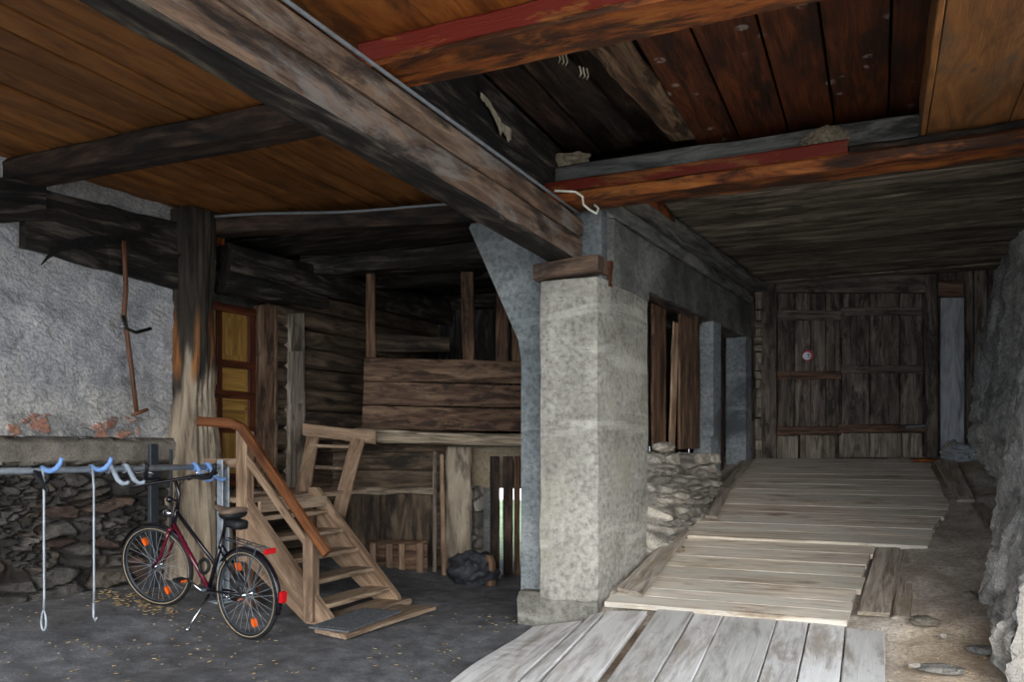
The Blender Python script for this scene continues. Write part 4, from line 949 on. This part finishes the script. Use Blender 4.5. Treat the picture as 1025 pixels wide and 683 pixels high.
def hook(u, up, mat, sw=0., label=None):
    c = rp_(tu(u)); m = MB()
    if up: P = [(.0, .026), (.05, .0), (.10, -.004), (.15, .015), (.19, .05), (.205, .09)]
    else: P = [(.0, .03), (.035, .02), (.07, -.03), (.11, -.085), (.16, -.11), (.205, -.105), (.22, -.09)]
    pts = [c+V((x, sw*x, z)) for x, z in P]
    m.tube(pts, [.014, .018, .019, .019, .017, .014, .010][:len(pts)], 8)
    m.torus(c, (0.11, 1, 0), .028, .009, 16, 6)
    o = m.build('hook', M[mat], rk, smooth=True)
    if label: o['label'] = label
hook(42, True, 'blue', 0, 'blue coated hook turned up'); hook(92, True, 'blue', 0, 'blue coated hook turned up')
hook(108, False, 'greyplastic', 0, 'grey coated hook turned down'); hook(124, False, 'greyplastic', 0, 'grey coated hook turned down')
hook(193, False, 'blue', 0, 'blue coated hook turned down'); hook(206, False, 'blue', 0, 'blue coated hook turned down')
def cable(u, zend, loop):
    c = rp_(tu(u))+V((.03, 0, 0)); m = MB()
    m.tube([c+V((-.05, .01, .03)), c+V((0, 0, .0)), c+V((.012, .0, -.14)), c+V((.012, 0, -.5)), c+V((.008, .005, -.9)), V((c.x+.01, c.y, zend+.14))], .0085, 7)
    if loop:
        L = [V((c.x+.01+.030*math.sin(t)*(.4+.6*math.sin(t/2)), c.y, zend+.14-.07+.07*math.cos(t))) for t in spread(0, 2*math.pi, 16)]
        m.tube(L, .008, 7)
    else: m.tube([V((c.x+.01, c.y, zend+.14)), V((c.x+.01, c.y, zend+.03)), V((c.x+.03, c.y, zend)), V((c.x+.045, c.y, zend+.03))], .009, 7)
    m.build('security_cable', M['steel'], rk, smooth=True, label='hanging silver wire cable with looped end' if loop else 'hanging silver wire cable with hooked end')
cable(40, .17, True); cable(90, .17, False)
c = rp_(tu(32)); m = MB()
for i in range(5):
    m.tube([c+V((-.03, .01*i, .0)), c+V((0, .012*i, .03)), c+V((.03, .01*i, -.02)), c+V((.06+.012*i, .01, -.08-.006*i)), c+V((.13+.01*i, 0, -.125-.008*i)), c+V((.17, -.01, -.11))], .009, 6)
m.build('black_straps', M['blackrub'], rk, smooth=True)

# ================================================================== BICYCLE (local frame: x forward, y to its left, z up)
bk = thing('bicycle', 'black and maroon touring bicycle parked with its front end under the wall rack', 'bicycle', (-4.40, 4.83, .012), local=True)
bk.rotation_euler = (math.radians(-3), math.radians(-7.5), math.atan2(.135, -.993))
R = .345
def bp(x, z, y=0.): return V((x, y, z))
def wheel(cx_, name):
    c = bp(cx_, R)
    m = MB(); m.torus(c, (0, 1, 0), .325, .021, 56, 8, col=(1, 1, 1)); w = m.build(name, M['tyre'], bk, smooth=True); 
    for y in (-.017, .017):
        m = MB(); m.torus(c+V((0, y, 0)), (0, 1, 0), .3185, .005, 56, 5, col=(1, 1, 1)); m.build('tyre_wall', M['tyrewall'], w, smooth=True)
    m = MB(); m.torus(c, (0, 1, 0), .300, .009, 56, 6, col=(1, 1, 1)); m.build('wheel_rim', M['darksteel'], w, smooth=True)
    m = MB()
    for i in range(32):
        t = 2*math.pi*i/32; s = 1 if i % 2 else -1; t2 = t+(.9 if (i//2) % 2 else -.9)
        m.tube([c+V((.022*math.cos(t2), .03*s, .022*math.sin(t2))), c+V((.30*math.cos(t), 0, .30*math.sin(t)))], .0013, 4, col=(1, 1, 1))
    m.build('spokes', M['steel'], w)
    m = MB(); m.lathe(c+V((0, -.05, 0)), [(.008, 0), (.008, .012), (.028, .014), (.028, .019), (.015, .023), (.015, .077), (.028, .081), (.028, .086), (.008, .088), (.008, .10)], (0, 1, 0), 14); m.build('hub', M['chrome'], w, smooth=True)
    for t in (1.05, 4.25):
        cc = c+V((.22*math.cos(t), 0, .22*math.sin(t))); e = V((math.cos(t), 0, math.sin(t))); f = V((-e.z, 0, e.x)); m = MB()
        ol = [cc+e*(.034*math.cos(a))+f*(.014*math.sin(a)) for a in spread(0, 2*math.pi, 14)[:-1]]
        m.prism([p+V((0, .018, 0)) for p in ol], (0, -.036, 0)); m.build('reflector', M['orangelens'], w)
    return w
rw_ = wheel(0, 'rear_wheel'); fw_ = wheel(1.08, 'front_wheel')
STEER = Matrix.Translation(V((.90, 0, .76))) @ Matrix.Rotation(math.radians(17), 4, V((-.26, 0, .966))) @ Matrix.Translation(V((-.90, 0, -.76)))
fw_.matrix_local = STEER
HB, HT = bp(.915, .70), bp(.872, .86); BB = bp(.44, .285); ST_ = bp(.30, .74)
m = MB()
for P, r in (([HB, HT], .019), ([BB, ST_], .016), ([HT-V((0, 0, .03))+V((.006, 0, 0)), bp(.375, .50)], .016)): m.tube(P, r, 10)
for y in (-.055, .055):
    m.tube([BB+V((0, y*.5, 0)), bp(0, R, y)], .009, 7); m.tube([bp(.325, .66, y*.3), bp(0, R, y)], .008, 7)
fr = m.build('frame', M['blackpaint'], bk, smooth=True)
m = MB(); m.tube([HB+V((.0, 0, .03)), BB], .019, 10); m.build('down_tube', M['maroon'], fr, smooth=True)
m = MB()
for y in (-.05, .05):
    m.tube([bp(.925, .675, y*.75), bp(.945, .60, y), bp(1.0, .45, y), bp(1.08, R, y)], [.014, .013, .011, .009], 8)
m.tube([bp(.925, .68, -.045), bp(.925, .68, .045)], .016, 8); fk_ = m.build('fork', M['maroon'], bk, smooth=True); fk_.matrix_local = STEER
hb = thing('handlebar', '', '', (0, 0, 0), local=True)
bpy.data.objects.remove(hb)
UPZ = V((0, 0, .045))
m = MB(); m.tube([HT, bp(.86, .92), bp(.853, .98), bp(.90, 1.065), bp(.915, 1.075)], .014, 8); hs = m.build('stem', M['blackpaint'], bk, smooth=True)
CB = bp(.915, 1.075); a_ = math.radians(-24); LT = V((-math.sin(a_)*-1, math.cos(a_), 0))
LT = V((math.sin(math.radians(24)), math.cos(math.radians(24)), 0))
FWD = V((LT.y, -LT.x, 0))
m = MB(); m.tube([CB+LT*s*.33+V((0, 0, .01-.05*s)) for s in (-1, -.5, 0, .5, 1)], .014, 8)
hbar = m.build('handlebar', M['blackpaint'], bk, smooth=True)
for s in (-1, 1):
    m = MB(); m.tube([CB+LT*s*.10+V((0, 0, .01)), CB+LT*s*.14-FWD*.02+V((0, 0, .03)), CB+LT*s*.2-FWD*.08+V((0, 0, .03)), CB+LT*s*.24-FWD*.14+V((0, 0, .05)), CB+LT*s*.25-FWD*.2+V((0, 0, .11)), CB+LT*s*.25-FWD*.24+V((0, 0, .17))], [.012, .012, .014, .016, .016, .015], 8); m.build('grip', M['blackrub'], hbar, smooth=True)
    m = MB(); m.tube([CB+LT*s*.16+FWD*.0+V((0, 0, .06)), CB+LT*s*.22+FWD*.03+V((0, 0, .075)), CB+LT*s*.30+FWD*.02+V((0, 0, .06)), CB+LT*s*.34-FWD*.02+V((0, 0, .045))], [.008, .007, .006, .006], 6); m.build('brake_lever', M['chrome'], hbar, smooth=True)
    m = MB(); m.tube([CB+LT*s*.16+V((0, 0, .05)), CB+LT*s*.12+FWD*.10+V((0, 0, .03)), CB+LT*s*.04+FWD*.13+V((0, 0, -.10)), CB+FWD*.05+V((0, 0, -.22))], .004, 6); m.build('brake_cable', M['blackrub'], hbar, smooth=True)
m = MB(); m.lathe(bp(.985, .80), [(.012, -.05), (.03, -.03), (.034, 0), (.034, .012)], (1, 0, -.1), 14); hl = m.build('headlight', M['chrome'], bk, smooth=True)
m = MB(); m.lathe(bp(.998, .80), [(.032, 0), (.028, .012), (.01, .018)], (1, 0, -.1), 14); m.build('lens', M['whitelens'], hl, smooth=True)
m = MB(); m.blob(bp(.90, .93, .05), (.025, .03, .028), sub=2, amp=.05); m.tube([bp(.88, .92), bp(.90, .93, .05)], .008, 6); m.build('bell', M['blackpaint'], bk, smooth=True)
m = MB(); m.tube([ST_, bp(.268, .90)], .0135, 10); m.build('seat_post', M['blackpaint'], bk, smooth=True)
sd = []
for x, w, h, z in ((.41, .018, .02, .955), (.37, .028, .03, .952), (.31, .045, .035, .945), (.25, .085, .045, .945), (.19, .105, .05, .955), (.15, .10, .045, .965), (.13, .07, .03, .965)):
    sd.append([bp(x, z+(math.sin(t)*h*.6 if math.sin(t) > 0 else math.sin(t)*h*.9), math.cos(t)*w) for t in [2*math.pi*j/14 for j in range(14)]])
m = MB(); m.loft(sd, col=(1, 1, 1)); sa = m.build('saddle', M['brownleather'], bk, smooth=True)
m = MB(); m.loft([[p+V((0, 0, -.028)) for p in r] for r in sd[2:]], col=(1, 1, 1)); m.build('saddle_shell', M['blackrub'], sa, smooth=True)
m = MB(); m.loft([[bp(x, .865+s*.032, y) for y, s in ((-.05*w, -1), (.05*w, -1), (.06*w, -.4), (.06*w, .7), (.04*w, 1), (-.04*w, 1), (-.06*w, .7), (-.06*w, -.4))] for x, w in ((.24, .8), (.22, 1.), (.10, 1.), (.07, .7))]); m.build('saddle_bag', M['blackrub'], bk, smooth=True)
# luggage carrier
m = MB()
for y in (-.05, 0, .05): m.tube([bp(.25, .735, y), bp(.1, .735, y), bp(-.2, .725, y)], .005, 6)
m.tube([bp(-.2, .725, -.05), bp(-.215, .725, 0), bp(-.2, .725, .05)], .005, 6)
for x in (.15, .0, -.12): m.tube([bp(x, .735, -.05), bp(x, .735, .05)], .004, 6)
for y in (-.06, .06): m.tube([bp(.0, R, y), bp(.05, .55, y), bp(.08, .733, y*.8)], .005, 6); m.tube([bp(.0, R, y), bp(-.13, .728, y*.8)], .005, 6)
lc = m.build('luggage_carrier', M['darksteel'], bk, smooth=True)
m = MB(); m.quad(bp(-.215, .705, -.045), bp(-.215, .705, .045), bp(-.215, .745, .045), bp(-.215, .745, -.045), (-.03, 0, 0), ch=.006, jit=0); m.build('rear_reflector', M['redlens'], lc)
# mudguards
def guard(cx_, t0, t1, name):
    m = MB(); rings = []
    for t in spread(t0, t1, 26):
        d = V((math.cos(t), 0, math.sin(t))); c = bp(cx_, R)
        rings.append([c+d*(.362+k)+V((0, y, 0)) for y, k in ((-.026, -.012), (-.018, .0), (0, .004), (.018, 0), (.026, -.012), (.018, -.003), (0, .001), (-.018, -.003))])
    m.loft(rings, col=(1, 1, 1)); return m.build(name, M['blackpaint'], bk, smooth=True)
g1 = guard(0, .55, 3.35, 'mudguard'); g2 = guard(1.08, .35, 2.5, 'mudguard'); g2.matrix_local = STEER
cc = bp(0, R)+V((math.cos(2.95), 0, math.sin(2.95)))*.375
m = MB(); m.quad(cc+V((0, -.02, -.045)), cc+V((0, .02, -.045)), cc+V((0, .02, .04)), cc+V((0, -.02, .04)), (-.04, 0, 0), ch=.008, jit=0); m.build('tail_light', M['redlens'], g1)
# drive train
m = MB(); m.torus(BB+V((0, -.06, 0)), (0, 1, 0), .085, .006, 30, 5); 
for i in range(5): t = i*1.2566; m.tube([BB+V((0, -.06, 0)), BB+V((.082*math.cos(t), -.06, .082*math.sin(t)))], .006, 5)
m.tube([BB+V((0, -.07, 0)), BB+V((0, .07, 0))], .02, 10); cs = m.build('chainring', M['darksteel'], bk, smooth=True)
ca_ = math.radians(200)
for s, a in ((1, math.radians(25)), (-1, math.radians(205))):
    e = BB+V((.165*math.cos(a), s*.085, .165*math.sin(a)+(.0)))
    m = MB(); m.tube([BB+V((0, s*.07, 0)), e], [.012, .009], 8); cr_ = m.build('crank_arm', M['chrome'], bk, smooth=True)
    m = MB(); m.quad(e+V((-.04, s*.02-.0, -.012)), e+V((.04, s*.02, -.012)), e+V((.04, s*.11, -.012)), e+V((-.04, s*.11, -.012)), (0, 0, .024), ch=.006, jit=0); pdl = m.build('pedal', M['blackrub'], cr_)
    for x in (-.042, .042): 
        m = MB(); m.box(tuple(e+V((x-.003, s*.065-.025, -.008))), tuple(e+V((x+.003, s*.065+.025, .008))), ch=.001, jit=0); m.build('pedal_reflector', M['orangelens'], cr_)
m = MB()
for z0, z1 in ((.085, .035), (-.085, -.035)): m.tube([BB+V((0, -.06, z0)), bp(0, R+z1, -.06)], .004, 5)
m.build('chain', M['darksteel'], bk)
m = MB(); m.lathe(bp(0, R, -.075), [(.02, 0), (.03, .006), (.045, .016), (.05, .03), (.05, .034)], (0, 1, 0), 20); m.build('sprockets', M['darksteel'], bk)
m = MB(); m.tube([BB+V((-.06, .04, -.02)), bp(.36, .17, .14), bp(.345, .048, .245)], [.012, .009, .009], 8); m.tube([bp(.345, .05, .235), bp(.34, .042, .265)], .013, 6); m.build('kickstand', M['chrome'], bk, smooth=True)
m = MB(); m.torus(bp(.47, .47, .03), (0, 1, .1), .055, .014, 18, 7); m.build('frame_lock', M['blackrub'], bk, smooth=True)

# ================================================================== LIGHT, WORLD, CAMERA
w = bpy.data.worlds.new('World'); bpy.context.scene.world = w; w.use_nodes = True
bg_ = w.node_tree.nodes['Background']; bg_.inputs[0].default_value = (.80, .90, 1.0, 1); bg_.inputs[1].default_value = WORLD_S
sl = bpy.data.lights.new('sun', 'SUN'); so = bpy.data.objects.new('sun', sl); C.objects.link(so); sl.energy = SUN_E; sl.angle = math.radians(50); sl.color = (1., .97, .93)
so.location = (6, -12, 9); so.rotation_euler = V((-.40, 1., -.42)).to_track_quat('-Z', 'Y').to_euler()
cam = bpy.data.cameras.new('camera'); co = bpy.data.objects.new('camera', cam); C.objects.link(co)
co.location = (0, 0, EYE); co.rotation_euler = (math.radians(90), 0, TH)
cam.sensor_width = 36; cam.lens = 36*FPX/1025; cam.shift_y = (CV-341.5)/1025; cam.clip_start = .05
sc0 = bpy.context.scene; sc0.camera = co
sc0.view_settings.view_transform = 'Standard'; sc0.view_settings.look = 'None'; sc0.view_settings.gamma = 1; sc0.view_settings.use_curve_mapping = False
sc0.view_settings.exposure = EXPO
sc0.cycles.max_bounces = 8; sc0.cycles.diffuse_bounces = 5
sc0.cycles.use_denoising = True
